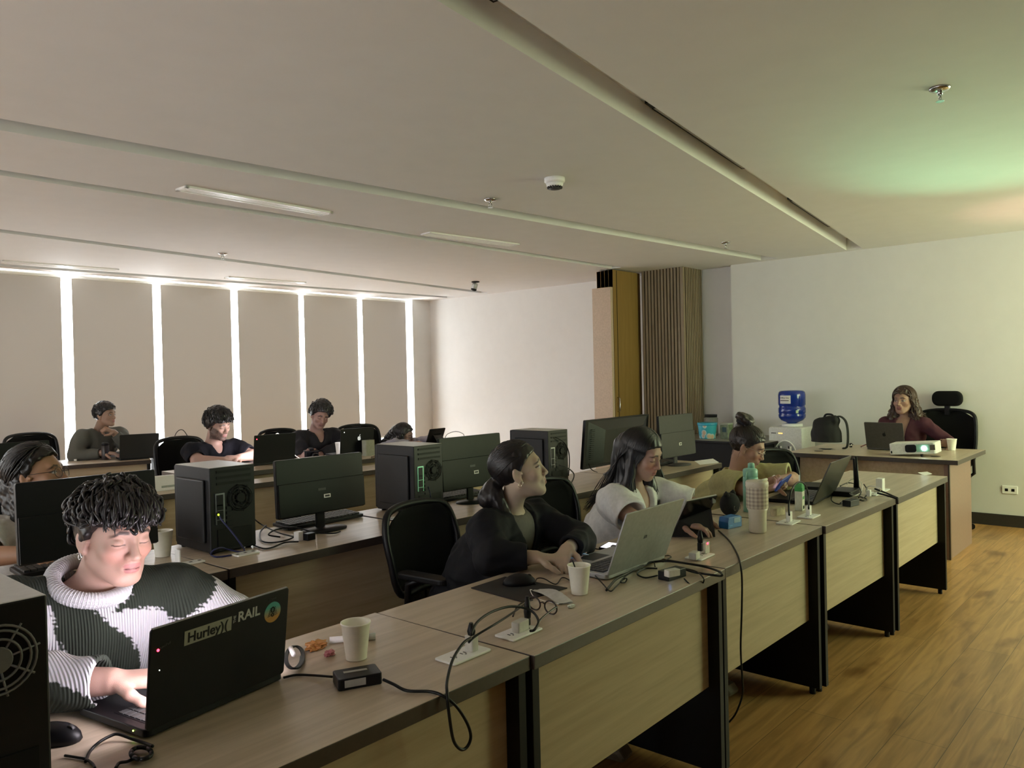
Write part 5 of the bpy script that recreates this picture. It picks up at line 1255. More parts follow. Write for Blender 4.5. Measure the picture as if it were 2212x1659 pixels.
lg = MB().prism([(x*.62, z*.62) for x, z in ap], .0004, .0009, ax=1, M=M_ @ TR((w_*.5,-.0076,.115))); lg.prism([(.0,.020),(.003,.020),(.009,.028),(.009,.032),(.003,.028)], .0004, .0009, ax=1, M=M_ @ TR((w_*.5,-.0076,.115)))
lg.build('logo', M_black, L_, local=True)
# projector with its lit lens
pc_ = Vector((6.63, 1.74, ZL)); Mp = TR(pc_+Vector((0,0,.018)), 0, 0, -PI/2+.05) @ TR((0,0,0), 0, -.07, 0)
t = thing('projector', 'white projector with glowing lens at the front of the teacher desk', 'projector', pc_)
M_pw = mat('projector_white', (.72,.72,.68), .4)
MB().rbox(-.165, .165, 0, .22, 0, .088, .02, M=Mp).build('body', M_pw, t, bevel=.006, seg=3)
MB().rbox(-.05, .03, -.004, .01, .016, .076, .018, ax=1, M=Mp).build('lens_cover', M_blackgloss, t)
MB().box(.03, .125, -.003, .01, .018, .076, M=Mp).build('lens_window', mat('lens_window_green', (.30,.55,.42), .2), t)
MB().lathe([(.018,0),(.018,.004)], 20, M=Mp @ TR((.085,-.003,.045), PI/2)).build('lens', emis('projector_beam', (.75,1,.95), 9), t)
MB().box(.125, .16, -.003, .008, .03, .07, M=Mp).build('vent', mat('vent_brown', (.10,.08,.06), .5), t)
MB().box(-.155, -.145, -.002, .004, .012, .03, M=Mp).build('sensor', M_blkpanel, t)
MB().lathe([(.008,-.03),(.010,0)], 12, M=Mp @ TR((.06,.02,.0))).build('foot', M_black, t)
for q in (-.12, .12): MB().lathe([(.012,-.016),(.012,0)], 12, M=Mp @ TR((q,.19,.0))).build('foot', M_black, t)
cable([pz(1860,965,ZL+.01), pz(1872,960,ZL+.02), pz(1885,962,ZL+.01), pz(1900,964,ZL+.008), pz(1912,966,ZL+.006)], 'dark red cord beside the grey laptop', .005, mat('cord_red', (.08,.01,.015), .5), group=None)
o = MB().rbox(-.02, .02, -.012, .012, 0, .035, .006, M=TR(pz(1838,966,ZL), 0, 0, .3)).build('usb_hub', M_black); tag(o, 'small black adapter between backpack and grey laptop', 'adapter')
o = MB().tube([pz(1836,963,ZL+.04), pz(1842,960,ZL+.05)], .006, 8).build('usb_plug', M_chrome); tag(o, 'shiny metal plug end between backpack and grey laptop', 'plug')

def spot(name, loc, target, power, col, ang):
    l = bpy.data.lights.new(name, 'SPOT'); l.energy = power; l.color = col; l.spot_size = ang; l.spot_blend = 1; l.shadow_soft_size = .02
    o = bpy.data.objects.new(name, l); COL.objects.link(o); o.location = loc; o.rotation_euler = (Vector(target)-Vector(loc)).to_track_quat('-Z', 'Y').to_euler()
# added coloured spots standing in for screen light bounced onto the ceiling
spot('screen_bounce_green', (6.50,1.60,.86), (5.0,.70,H), 34, (.30,1,.55), 1.15)
spot('screen_bounce_pink', (6.52,1.58,.86), (7.15,.75,H), 18, (1,.42,.38), .9)
# ------------------------------------------------------------------ seated people
def hairline(H, S_cap, thick, front=.066, temple=.018, nape=-.070, k=.012, wide=1.0, length=1.0, seed=3, namp=.004, nfreq=150, top=0.0):
    "close cap of hair over the scalp, cut at the hairline"
    s = H.s; g_f = np.array([-.14,-.06,-.02,.015,.035,.060,.085,.14]); g_z = np.array([nape,nape,-.028,temple-.016,temple+.012,front-.012,front,front+.03])
    def ex(P, d):
        q = ((P.reshape(-1,3)-np.array(H.c, np.float32))@H.R)/s
        zmin = np.interp(q[:,1], g_f, g_z)+.10*np.maximum(0, .045-np.abs(q[:,0]))*(q[:,1] > .03)*0
        cut = ((zmin-q[:,2])*.75*s).reshape(d.shape)
        hh = np.maximum(.008-np.abs(d-cut), 0); return np.maximum(d, cut)+hh*hh/.032
    S_cap.ell(H.P(0,-.014,.036+top*.5), np.array((.074*wide+thick,.094+thick,.083+thick+top))*s, H.R, k, 'u', ex)
def epos(H, v, r, th):
    "point over the scalp in direction v, r times the hair thickness th"
    t = th*r; return (v.x*(.074+t), -.014+v.y*(.094+t), .036+v.z*(.083+t))
def uv3(x, y, z): return Vector((x, y, z)).normalized()
def lock(H, v0, v1, steps, th, rnd, lift=.15, curl=0, turns=1.5, wig=.02, over=1.0, tipout=0):
    "a lock lying on the head from direction v0 to v1; curl makes a ringlet"
    pts = []; ph = rnd.random()*6.3; w = Vector((rnd.gauss(0,wig), rnd.gauss(0,wig), rnd.gauss(0,wig))); b = v0.cross(v1)
    b = b.normalized() if b.length > 1e-4 else Vector((1,0,0))
    for i in range(steps):
        t = i/(steps-1); v = (v0*(1-t)+v1*t+w*math.sin(PI*t)).normalized(); a = ph+turns*6.283*t
        q = Vector(epos(H, v, over+lift*math.sin(PI*min(1,t*1.15))+tipout*t*t, th))
        if curl: q = q+v*(curl*math.cos(a))+b*(curl*math.sin(a))
        pts.append(H.P(q.x, q.y, q.z))
    return pts
def meridian(rnd, crown, zlo=-.25, span=(.35,.6), face=.55):
    "start and end directions for short hair growing away from the crown"
    while True:
        v = uv3(rnd.gauss(0,1), rnd.gauss(0,1), rnd.gauss(0,1))
        if v.z < zlo or (v.y > .45 and v.z < face) or (abs(v.x) > .6 and v.z < .05 and v.y > -.35): continue
        d = (v-crown); d = d-v*d.dot(v)
        if d.length < .05: d = Vector((rnd.gauss(0,1), rnd.gauss(0,1), 0)); d = d-v*d.dot(v)
        e = (v+d.normalized()*rnd.uniform(*span)).normalized()
        if e.y > .5 and e.z < face-.10: e = uv3(e.x, e.y, face-.10+.1*rnd.random())
        if abs(e.x) > .6 and e.z < -.05 and e.y > -.3: continue
        return v, e
def curtain(H, rnd, sg, y, th, down):
    "long lock from the parting over the side of the head, then along the given points"
    k = math.sqrt(max(.05, 1-((y+.014)/.104)**2)); pts = []
    for i in range(9):
        a = (i/8)*1.75+.04; r = 1+.10*rnd.random()
        pts.append(H.P(sg*(.076+th*r)*k*math.sin(a), y-.008*i/8, .036+(.083+th*r)*k*math.cos(a)))
    return smooth_pts(pts+[Vector(q) for q in down], 3)

def pose(hc, body, neck_off=(.085,.165), sw=.175, lean=.22, twist=0, drop=.045, pelz=.50):
    "pelvis, neck and shoulders of a sitter whose head is at hc and whose chest faces body"
    f = Vector((body[0], body[1], 0)).normalized(); l = Vector((0,0,1)).cross(f); hc = Vector(hc)
    nk = hc-f*neck_off[0]-Vector((0,0,neck_off[1])); pe = nk-f*lean; pe.z = pelz
    a = l*math.cos(twist)+f*math.sin(twist); sd = nk-Vector((0,0,drop))+f*.012
    return dict(pelvis=pe, neck=nk, sh=[sd+a*sw, sd-a*sw])
class Person:
    """joints are world positions: pelvis, neck (base), head centre/direction, shoulders, elbows, wrists; index 0 = the person's left"""
    def __init__(p, label, pelvis, neck, head, fwd, sh, el, wr, hands, s=1.0, hs=1.0, fem=False, skin=(.42,.25,.17), up=(0,0,1), h=.0045, hh=.003, group=None,
                 lids=1.0, beard=0, lip=(.42,.17,.14), neck_r=None, belly=1.0, brow_w=1.0, blush=.1):
        p.pel, p.neck, p.sh, p.el, p.wr, p.hands, p.s, p.fem, p.skin = Vector(pelvis), Vector(neck), [Vector(q) for q in sh], [Vector(q) for q in el], [Vector(q) for q in wr], hands, s, fem, skin
        p.H = Head(head, fwd, up, s*hs, fem); p.h, p.hh = h, hh
        p.nr = (neck_r or (.046 if fem else .055))*s; p.belly = belly
        p.side = (p.sh[0]-p.sh[1]).normalized(); p.upv = (p.neck-p.pel).normalized(); p.fw = p.side.cross(p.upv).normalized()
        if p.fw.dot(p.H.f) < 0 and abs(p.fw.dot(p.H.f)) > .6: pass
        p.side = p.upv.cross(p.fw).normalized()*-1 if False else (p.sh[0]-p.sh[1]).normalized()
        p.R = np.array([[p.side.x,p.fw.x,p.upv.x],[p.side.y,p.fw.y,p.upv.y],[p.side.z,p.fw.z,p.upv.z]], np.float32)
        pts = [p.pel]+p.sh+p.el+p.wr+[p.H.c]+[w+Vector(hd['d']).normalized()*.19*s for w, hd in zip(p.wr, hands) if hd]
        m = .17*s
        lo = [min(q[i] for q in pts)-m for i in range(3)]; hi = [max(q[i] for q in pts)+m for i in range(3)]
        p.lo, p.hi = lo, hi
        S = SDF(lo, hi, h); p.arms(S, 0, hands=True); p.torso(S, 0)
        S.cone(p.neck-p.upv*.02, p.H.P(0,-.022,-.055), p.nr*1.08, p.nr*.98, .03)
        S.ell(p.H.P(0,-.012,.02), np.array((.06,.07,.07))*p.H.s, p.H.R, .02)
        V, F = S.mesh()
        c = np.array(p.H.c); Hs = SDF(c-.155*p.H.s, c+.155*p.H.s, hh)
        p.H.build(Hs); Hs.cone(p.neck-p.upv*.02, p.H.P(0,-.022,-.055), p.nr*1.08, p.nr*.98, .025)
        V2, F2 = Hs.mesh()
        # body and head skins joined in one mesh (the neck of the two coincides)
        keep = np.linalg.norm(V2-c, axis=1) < .150*p.H.s
        Vt = np.concatenate([V, V2]); Ft = np.concatenate([F, F2+len(V)])
        col = lambda X: p.H.colour(X, skin, lip=lip, beard=beard, lids=lids, brow_w=brow_w, blush=blush)
        p.o = np_mesh('person', Vt, Ft, attr_mat('skin', .5, .10, .15, 700), None, col, 1)
        tag(p.o, label, 'person', group)
    def torso(p, S, t, k=.03, bust=0, loose=0):
        s = p.s; U, F, X = p.upv, p.fw, p.side; L = (p.neck-p.pel).length
        mid = (p.sh[0]+p.sh[1])/2; w = (p.sh[0]-p.sh[1]).length/2
        S.ell(mid-U*.09*s, np.array((w*.92+t,.105*s+t,.15*s+t)), p.R, k)
        S.ell(p.pel+U*L*.42, np.array((w*.80+t+loose,.108*s*p.belly+t+loose,.19*s+t)), p.R, k)
        S.ell(p.pel+U*.03, np.array((w*.92+t+loose,.12*s*p.belly+t+loose,.14*s+t)), p.R, k)
        for q in p.sh: S.cone(p.neck-U*.035*s, q, .045*s+t, .050*s+t, .04*s)
        if p.fem:
            for q in (-1, 1): S.ell(mid-U*.155*s+F*.075*s+X*(q*.075*s), np.array((.06*s+t,.055*s+t,.06*s+t)), p.R, .03)
    def arms(p, S, t, hands=False, sleeve=1.0, cuffr=None, ur=None):
        s = p.s; f = .88 if p.fem else 1.0
        for i in (0, 1):
            a, b, c = p.sh[i], p.el[i], p.wr[i]; u = (.052*f if ur is None else ur)
            if sleeve >= 1:
                S.cone(a, b, u*s+t, .043*f*s+t, .025); S.cone(b, b+(c-b)*min(1, sleeve-1 if sleeve < 2 else 1), .042*f*s+t, (.030*f*s+t) if cuffr is None else cuffr, .02)
                if sleeve >= 2 or hands: pass
            else: S.cone(a, a+(b-a)*sleeve, u*s+t, (.047*f*s+t) if cuffr is None else cuffr, .025)
            if hands:
                S.cone(b, c, .042*f*s, .0285*f*s, .02)
                if p.hands[i]:
                    hd = dict(p.hands[i]); d, n, th = hd.pop('d'), hd.pop('n'), hd.pop('t'); hand(S, c, d, n, th, s*(.93 if p.fem else 1.0), **hd)
    def cloth(p, name, m, t=.014, sleeve=2.0, cuffr=None, neck=.012, vneck=0, cols=None, h=None, fold=.004, ff=38, seed=1, loose=.02, ur=None, neck_up=.0, neck_fwd=0, vw=.062, label=None, open_front=0, bottom=-.06):
        S = SDF(p.lo, p.hi, h or p.h); p.torso(S, t, loose=loose); p.arms(S, t, sleeve=sleeve, cuffr=cuffr, ur=ur)
        S.noise(fold, ff, seed)
        n0 = p.neck+p.fw*neck_fwd
        S.cone(n0-p.upv*(.005-neck_up), p.H.P(0,-.03,-.02), p.nr+neck, p.nr+neck+.03, .01, 's')
        nn, uu = npv(p.neck), npv(p.upv)
        def above(P):
            q = P-nn; z = q@uu; r = np.linalg.norm(q-z[..., None]*uu, axis=-1); return np.maximum((.032+neck_up)-z, r-.085*p.s)
        S.op(above, nn-.22, nn+.26, .012, 's')
        if vneck: S.cone(p.neck+p.fw*.15*p.s-p.upv*vneck, p.neck+p.fw*.075*p.s+p.upv*.02, .014, vw, .012, 's')
        if sleeve < 2:                                           # a clean cut where the sleeve ends
            for i in (0, 1):
                a, b, c = p.sh[i], p.el[i], p.wr[i]
                e = a+(b-a)*sleeve if sleeve < 1 else b+(c-b)*(sleeve-1); dd = ((b-a) if sleeve < 1 else (c-b)).normalized()
                en, dn = npv(e-dd*.004), npv(dd)
                R_ = (cuffr or .07)+.03
                S.op(lambda P, en=en, dn=dn: -np.minimum(((P-en)@dn), (R_+.02)-np.linalg.norm(P-en, axis=-1)), npv(e)-R_, npv(e)+R_, .004, 's')
                S.cone(e-dd*.03, e+dd*.03, (cuffr or .06)-.014, (cuffr or .06)-.011, .006, 's')
        V, F = S.mesh()
        o = np_mesh(name, V, F, m, p.o, cols, 1)
        if label: o['label'] = label
        return o
    def legs(p, m, knee_f=.42, h=.012, spread=.10, foot_dir=None, shoes=True, col=None):
        s = p.s; F = Vector((p.fw.x, p.fw.y, 0)).normalized(); X = Vector((p.side.x, p.side.y, 0)).normalized()
        ks = []; lo = p.pel.copy(); 
        for q in (1, -1):
            hip = p.pel+X*(q*.085*s)-Vector((0,0,.02)); kn = hip+F*knee_f*s+X*(q*.05); kn.z = max(.47, hip.z+.0); an = Vector((kn.x, kn.y, .085))+F*.03
            ks.append((hip, kn, an))
        pts = [q for k in ks for q in k]
        S = SDF([min(q[i] for q in pts)-.15 for i in range(3)], [max(q[i] for q in pts)+.15 for i in range(3)], h)
        for hip, kn, an in ks:
            S.cone(hip, kn, .085*s, .062*s, .03); S.cone(kn, an, .060*s, .045*s, .03)
        S.noise(.003, 40, 2)
        V, Fc = S.mesh(); np_mesh('trousers', V, Fc, m, p.o, None, 1)
        if shoes:
            for hip, kn, an in ks:
                b = MB(); M = frame((an.x, an.y, 0), F, X)
                prof = [(-.07,.0),(-.07,.06),(-.04,.085),(.02,.085),(.10,.055),(.17,.045),(.19,.02),(.19,0)]
                b.prism([(x, z) for x, z in prof], -.042, .042, ax=1, M=M if F.cross(X).z > 0 else frame((an.x, an.y, 0), F, -X)); b.build('shoe', col or mat('shoe_beige', (.30,.27,.21), .6), p.o, bevel=.018, seg=3)
    def hair_obj(p, fn, m, name='hair', h=.004, pad=.19, lo=None, hi=None):
        c = np.array(p.H.c); S = SDF(lo if lo is not None else c-pad*p.H.s, hi if hi is not None else c+pad*p.H.s, h); mb = MB()
        fn(S, mb); V, F = S.mesh(); o = np_mesh(name, V, F, m, p.o, None, 1)
        if mb.v: join_np(o, mb)
        return o
    def glasses(p, rx=.021, rz=.017, m=None, r=.0012, lens=True, round_=True):
        H = p.H; g = MB(); m = m or M_black
        root = None
        gl = MB()
        for q in (-1, 1):
            ring = [H.P(q*.0335+rx*math.cos(a), .100-.006*abs(math.cos(a))*(1 if q*math.cos(a) > 0 else 0), .001+rz*math.sin(a)) for a in [2*PI*k/20 for k in range(20)]]
            g.tube(ring, r*H.s, 6, closed=True); gl.add([tuple(v) for v in ring], [tuple(range(20))])
            g.tube([H.P(q*(.0335+rx),.096,.006), H.P(q*.072,.06,.008), H.P(q*.081,-.005,.010), H.P(q*.08,-.03,-.008)], r*.9*H.s, 6)
        g.tube([H.P(-.0335+rx,.100,.004), H.P(0,.106,.007), H.P(.0335-rx,.100,.004)], r*H.s, 6)
        o = g.build('eyeglasses', m, p.o)
        if lens: gl.build('lens', M_glass, o)
        return o
M_hair = mat('hair_black', (.010,.008,.008), .38, var=.3, scale=120)
M_hairbr = mat('hair_brown', (.045,.022,.014), .4, var=.35, scale=120)
M_hairdb = mat('hair_dark_brown', (.022,.014,.010), .4, var=.35, scale=120)
M_trouser = mat('trousers_dark', (.015,.015,.018), .85, bump=.3, scale=300)
def HD(d, n, t, **k): return dict(d=d, n=n, t=t, **k)
def in_poly(x, z, poly):
    ins = np.zeros(len(x), bool); n = len(poly)
    for i in range(n):
        (x0,z0),(x1,z1) = poly[i], poly[(i+1) % n]
        c = (z0 > z) != (z1 > z); t = (x1-x0)*(z-z0)/np.where(abs(z1-z0) < 1e-9, 1e-9, z1-z0)+x0; ins ^= c & (x < t)
    return ins
# ---- the young man in the patchwork sweater (front left)
hc = py_(250,1157,1.985)
p = Person('young man with curly black hair in green and white patchwork sweater typing',
    (.78,2.26,.50), (.752,2.055,.945), hc, (.09,-1,-.14),
    [(.945,2.03,.892), (.578,2.08,.925)], [(1.05,1.85,.80), (.52,1.93,.81)], [(.92,1.80,.815), (.672,1.765,.812)],
    [HD((-.35,-.9,-.05), (0,0,-1), 1, curl=(.3,.5,.4)), HD((.80,-.42,-.06), (.0,.0,-1), -1, curl=(.25,.5,.35))], s=1.0, hs=.95, skin=(.50,.31,.25), up=(.06,-.12,1), h=.004, hh=.0025, lip=(.45,.18,.18), blush=.35)
GREEN, WHITE = np.array((.026,.034,.024)), np.array((.60,.59,.63))
YOKE = [(0.40,1.05),(0.551,1.032),(0.653,1.06),(0.69,.99),(0.714,0.922),(0.749,0.876),(0.796,0.831),(0.82,0.779),(0.835,0.70),(0.788,0.717),(0.746,0.745),(0.701,0.786),(0.662,0.819),(0.646,0.855),(0.64,0.888),(0.633,0.942),(0.627,0.945),(0.602,0.958),(0.567,0.93),(0.541,0.92),(.40,.90)]
YOKR = [(0.748,0.90),(0.80,0.935),(0.80,1.08),(0.95,1.08),(1.02,0.94),(0.957,0.893),(0.92,0.864),(0.897,0.85),(0.873,0.883),(0.845,0.896),(0.79,0.904)]
def patch(V):
    x, y, z = V[:,0], V[:,1], V[:,2]
    j1 = .0035*np.sin(x*520+z*130)+.002*np.sin(z*610); j2 = .0035*np.sin(z*560+x*170)+.002*np.sin(x*690)
    g = (in_poly(x+j1, z+j2, YOKE) | in_poly(x+j1, z+j2, YOKR)) & (z > .70)
    low = (z < .855) & (x < .66) & (y < 1.90)                    # right forearm
    band = np.abs((x-.560+j1)+.9*(z-.80)+.35*(y-1.80)) < .040
    g = np.where(low & (y < 1.87), band, g)
    return np.where(g[:, None], GREEN, WHITE)
M_knit = attr_mat('patchwork_knit', .9, 0, .9, 300, wave=52, stretch=(1,1,.12))
p.cloth('sweater', M_knit, .024, 1.93, .056, .016, cols=patch, h=.004, fold=.005, ff=30, loose=.03, ur=.058, neck_up=.0)
S = SDF(np.array(p.neck)-.19, np.array(p.neck)+.19, .003)        # ribbed roll collar
rc_ = Vector((.742,2.045,.972))
f_ = lambda a: rc_+Vector((.088*math.cos(a)-.012*math.sin(a), -.082*math.sin(a), -.034*math.sin(a)-.008*math.cos(a)))
for k in range(44): S.cone(f_(2*PI*k/44), f_(2*PI*(k+1)/44), .018, .018, .004)
V, F = S.mesh(); np_mesh('collar', V, F, attr_mat('rib_knit', .9, 0, 1.0, 300), p.o, lambda V: np.tile(WHITE, (len(V), 1)), 1)
rb = MB()
for k in range(76):
    a = 2*PI*k/76; c = f_(a); t_ = (f_(a+.01)-f_(a-.01)).normalized(); o_ = (c-rc_).normalized(); u_ = t_.cross(o_)
    rb.tube([c+o_*(.0178*math.cos(b))+u_*(.0178*math.sin(b)) for b in [k2*.42 for k2 in range(16)]], .0023, 5)
rb.build('collar_ribs', mat('rib_white', (.60,.59,.63), .9), p.o)
p.legs(M_trouser)
def curly(S, mb):
    H = p.H; hairline(H, S, .016, .056, .026, -.050, wide=1.0, top=.006)
    S.noise(.003, 130, 5); crown = uv3(.05,-.45,.9)
    rnd = random.Random(5)
    for i in range(520):
        v, e = meridian(rnd, crown, -.30, (.30,.75), .30)
        if e.z < -.05 and abs(e.x) > .5: e = uv3(e.x, e.y-.5, max(e.z, -.10))
        m = 14; mb.tube(lock(H, v, e, m, .022, rnd, rnd.uniform(.15,.65), rnd.uniform(.002,.0055), rnd.uniform(.4,1.1), .14, rnd.uniform(.75,1.15), rnd.uniform(-.1,.5)), [.0006+.0040*math.sin(PI*(k+.5)/m)**1.3 for k in range(m)], 5)
    for i in range(240):                                         # tousled fringe falling to the brows
        x = rnd.uniform(-.85,.85); v = uv3(x*.8, .70, rnd.uniform(.62,1.1)); e = uv3(x+rnd.uniform(-.22,.22), 1.0, rnd.uniform(-.04,.20)+.14*abs(math.sin(x*4.2)))
        m = 14; mb.tube(lock(H, v, e, m, .026, rnd, rnd.uniform(.1,.6), rnd.uniform(.002,.006), rnd.uniform(.3,.9), .12, .9, rnd.uniform(0,.5)), [.0006+.0034*math.sin(PI*(k+.5)/m)**1.3 for k in range(m)], 5)
p.hair_obj(curly, M_hair)
e_ = p.H.P(-.083,-.004,-.038)
MB().tube([e_+p.H.u*(.008*math.cos(a)-.004)+p.H.f*(.007*math.sin(a)) for a in [2*PI*k/14 for k in range(14)]], .0016, 6, closed=True).build('earring', M_chrome, p.o)

# ---- the woman in the black jacket
hc = py_(1121,1018,2.0)
q = pose(hc, (.12,-1,0), (.05,.165), .165, .20)
p = Person('woman with tied back black hair in black jacket looking up to the right', q['pelvis'], q['neck'], hc, (.66,-.70,.20), q['sh'],
    [(2.455,1.84,.80), (2.03,1.92,.80)], [(2.255,1.755,.812), (2.13,1.80,.800)],
    [HD((-.80,-.30,-.20), (0,-.1,-1), 1, curl=(.45,.65,.45)), HD((.6,-.62,-.10), (0,0,-1), -1, curl=(.35,.6,.45))], s=.97, hs=1.0, fem=True, skin=(.50,.38,.27), up=(-.12,.14,1), h=.004, hh=.0026, lip=(.30,.12,.11), lids=0, blush=.05)
M_jacket = mat('jacket_black', (.0050,.0052,.0075), .75, bump=.3, scale=90, spec=.25)
p.cloth('jacket', M_jacket, .022, 1.84, .046, .020, vneck=.16, fold=.007, ff=40, seed=4, loose=.03, ur=.056)
p.cloth('shirt', mat('shirt_grey_brown', (.12,.11,.09), .8), .008, .5, None, .010, fold=.002, h=.006)
MB().tube(smooth_pts([p.neck+p.side*.055+p.fw*.03, p.neck+p.side*.045+p.fw*.115-p.upv*.05, p.neck+p.side*.03+p.fw*.15-p.upv*.15, p.neck+p.side*.02+p.fw*.155-p.upv*.24], 5), .0055, 6).build('lanyard', mat('lanyard_dark', (.02,.02,.025), .6), p.o)
p.legs(M_trouser)
def tied(S, mb):
    H = p.H; hairline(H, S, .009, .072, .034, -.055)
    S.ell(H.P(0,-.118,-.05), np.array((.042,.036,.045))*H.s, H.R, .02); S.ell(H.P(-.01,-.145,-.075), np.array((.045,.04,.045))*H.s, H.R, .02)
    S.cone(H.P(-.03,-.11,-.07), H.P(-.05,-.08,-.22), .03, .028, .02); S.cone(H.P(-.05,-.08,-.22), p.neck+p.fw*.14-p.upv*.10-p.side*.08, .028, .012, .02)
    S.noise(.0022, 170, 5, (1,1,.4)); rnd = random.Random(6); b = uv3(0,-1,-.35)
    for i in range(300):
        a = rnd.uniform(-PI,PI)*.98; z = .62+.1*math.cos(a)
        v = uv3(math.sin(a)*.9, .70*math.cos(a)*(1 if math.cos(a) > 0 else .6), .74 if abs(a) < 1.1 else .30)
        mb.tube(lock(H, v, (b+Vector((rnd.gauss(0,.12),0,rnd.gauss(0,.12)))).normalized(), 12, .010, rnd, .12, 0, 0, .03, .85), [.0008+.0014*math.sin(PI*(k+.5)/12) for k in range(12)], 5)
p.hair_obj(tied, M_hair, pad=.27)
e_ = p.H.P(-.084,-.001,-.036); b = MB()
for dz_ in (0, .008): b.tube([e_+p.H.u*(.006*math.cos(a)-dz_)+p.H.f*(.006*math.sin(a)-dz_) for a in [2*PI*k/12 for k in range(12)]], .0013, 6, closed=True)
b.build('earring', mat('pale_gold', (.8,.72,.5), .25, .9), p.o)

# ---- the woman in the white shirt
hc = py_(1386,981,2.0)
q = pose(hc, (.0,-1,0), (.055,.165), .165, .18, .06)
p = Person('woman with long black hair in white short sleeved shirt looking down', q['pelvis'], q['neck'], hc, (.12,-.92,-.36), q['sh'],
    [(3.40,1.84,.80), (2.93,1.90,.80)], [(3.20,1.74,.79), (2.97,1.70,.80)],
    [HD((-.6,-.6,-.05), (0,0,-1), 1), HD((.3,-.9,-.05), (0,0,-1), -1)], s=.97, hs=1.0, fem=True, skin=(.44,.27,.20), up=(.0,-.34,.94), h=.0045, hh=.0026, lip=(.40,.14,.13), blush=.5)
p.cloth('shirt', mat('shirt_white', (.70,.70,.68), .8, bump=.1), .018, .84, .080, .014, vneck=.05, vw=.04, fold=.007, ff=40, seed=7, loose=.03, ur=.066)
MB().tube(smooth_pts([p.neck+p.side*.045+p.fw*.05, p.neck+p.side*.012+p.fw*.13-p.upv*.07, p.neck+p.fw*.15-p.upv*.17, p.neck+p.fw*.155-p.upv*.26], 5), .005, 6).build('lanyard', mat('lanyard_dark', (.02,.02,.025), .6), p.o)
p.legs(M_trouser)
def long_straight(S, mb):
    H = p.H; hairline(H, S, .012, .070, .026, -.05); nb = p.neck
    for sg in (-1, 1):
        a = H.P(sg*.070,-.015,.005); b_ = nb+p.side*(sg*.088)+p.fw*.03+p.upv*.015; c_ = nb+p.side*(sg*.072)+p.fw*.165-p.upv*.13
        S.cone(a, b_, .026, .032, .02); S.cone(b_, c_, .032, .020, .02)
    S.cone(H.P(0,-.08,.0), nb-p.fw*.05-p.upv*.02, .07, .075, .03); S.cone(nb-p.fw*.05, nb-p.fw*.10-p.upv*.16, .07, .05, .03)
    S.noise(.0025, 140, 5, (1,1,.2)); rnd = random.Random(6)
    for i in range(330):
        sg = rnd.choice((-1,1)); y = rnd.uniform(-.10,.052); u = rnd.uniform(0,1)
        if y > -.03: dn = [H.P(sg*(.082+.008*u), y*.6-.005, -.06), nb+p.side*(sg*rnd.uniform(.06,.115))+p.fw*rnd.uniform(.03,.08)+p.upv*.01, nb+p.side*(sg*rnd.uniform(.045,.10))+p.fw*rnd.uniform(.165,.19)-p.upv*rnd.uniform(.10,.18)]
        else: dn = [H.P(sg*(.07+.01*u), -.08, -.06), nb+p.side*(sg*rnd.uniform(0,.12))-p.fw*rnd.uniform(.07,.11)+p.upv*.0, nb+p.side*(sg*rnd.uniform(0,.11))-p.fw*.15-p.upv*rnd.uniform(.12,.2)]
        P_ = curtain(H, rnd, sg, y, .013, dn); m = len(P_); mb.tube(P_, [.0008+.0019*math.sin(PI*(k+.5)/m) for k in range(m)], 5)
p.hair_obj(long_straight, M_hair, pad=.42)
e_ = p.H.P(-.085,.002,-.036); MB().ell(tuple(e_), (.006,.006,.006), 10, 8).build('earring', M_white, p.o)

# ---- the woman in the yellow green top
hc = py_(1614,966,1.97)
ph_ = py_(1692,1048,1.62)
q = pose(hc, (.05,-1,0), (.06,.16), .165, .18)
p = Person('woman with hair bun and eyeglasses in yellow green top holding a blue phone', q['pelvis'], q['neck'], hc, (.30,-.84,-.40), q['sh'],
    [(4.42,1.80,.82), (3.97,1.86,.81)], [ph_+Vector((.075,.095,.0)), ph_+Vector((-.075,.10,-.03))],
    [HD((-.35,-.8,.20), (-.85,.1,-.4), 1, curl=(.6,.7,.5)), HD((.62,-.62,.20), (.3,.3,.9), -1, curl=(.5,.7,.5))], s=.97, hs=1.0, fem=True, skin=(.47,.27,.18), up=(.15,-.38,.9), h=.0045, hh=.003, blush=.3)
p.cloth('top', mat('top_yellow_green', (.42,.39,.18), .85, bump=.15), .026, .96, .085, .016, vneck=.08, fold=.010, ff=36, seed=9, loose=.04, ur=.074)
p.legs(M_trouser)
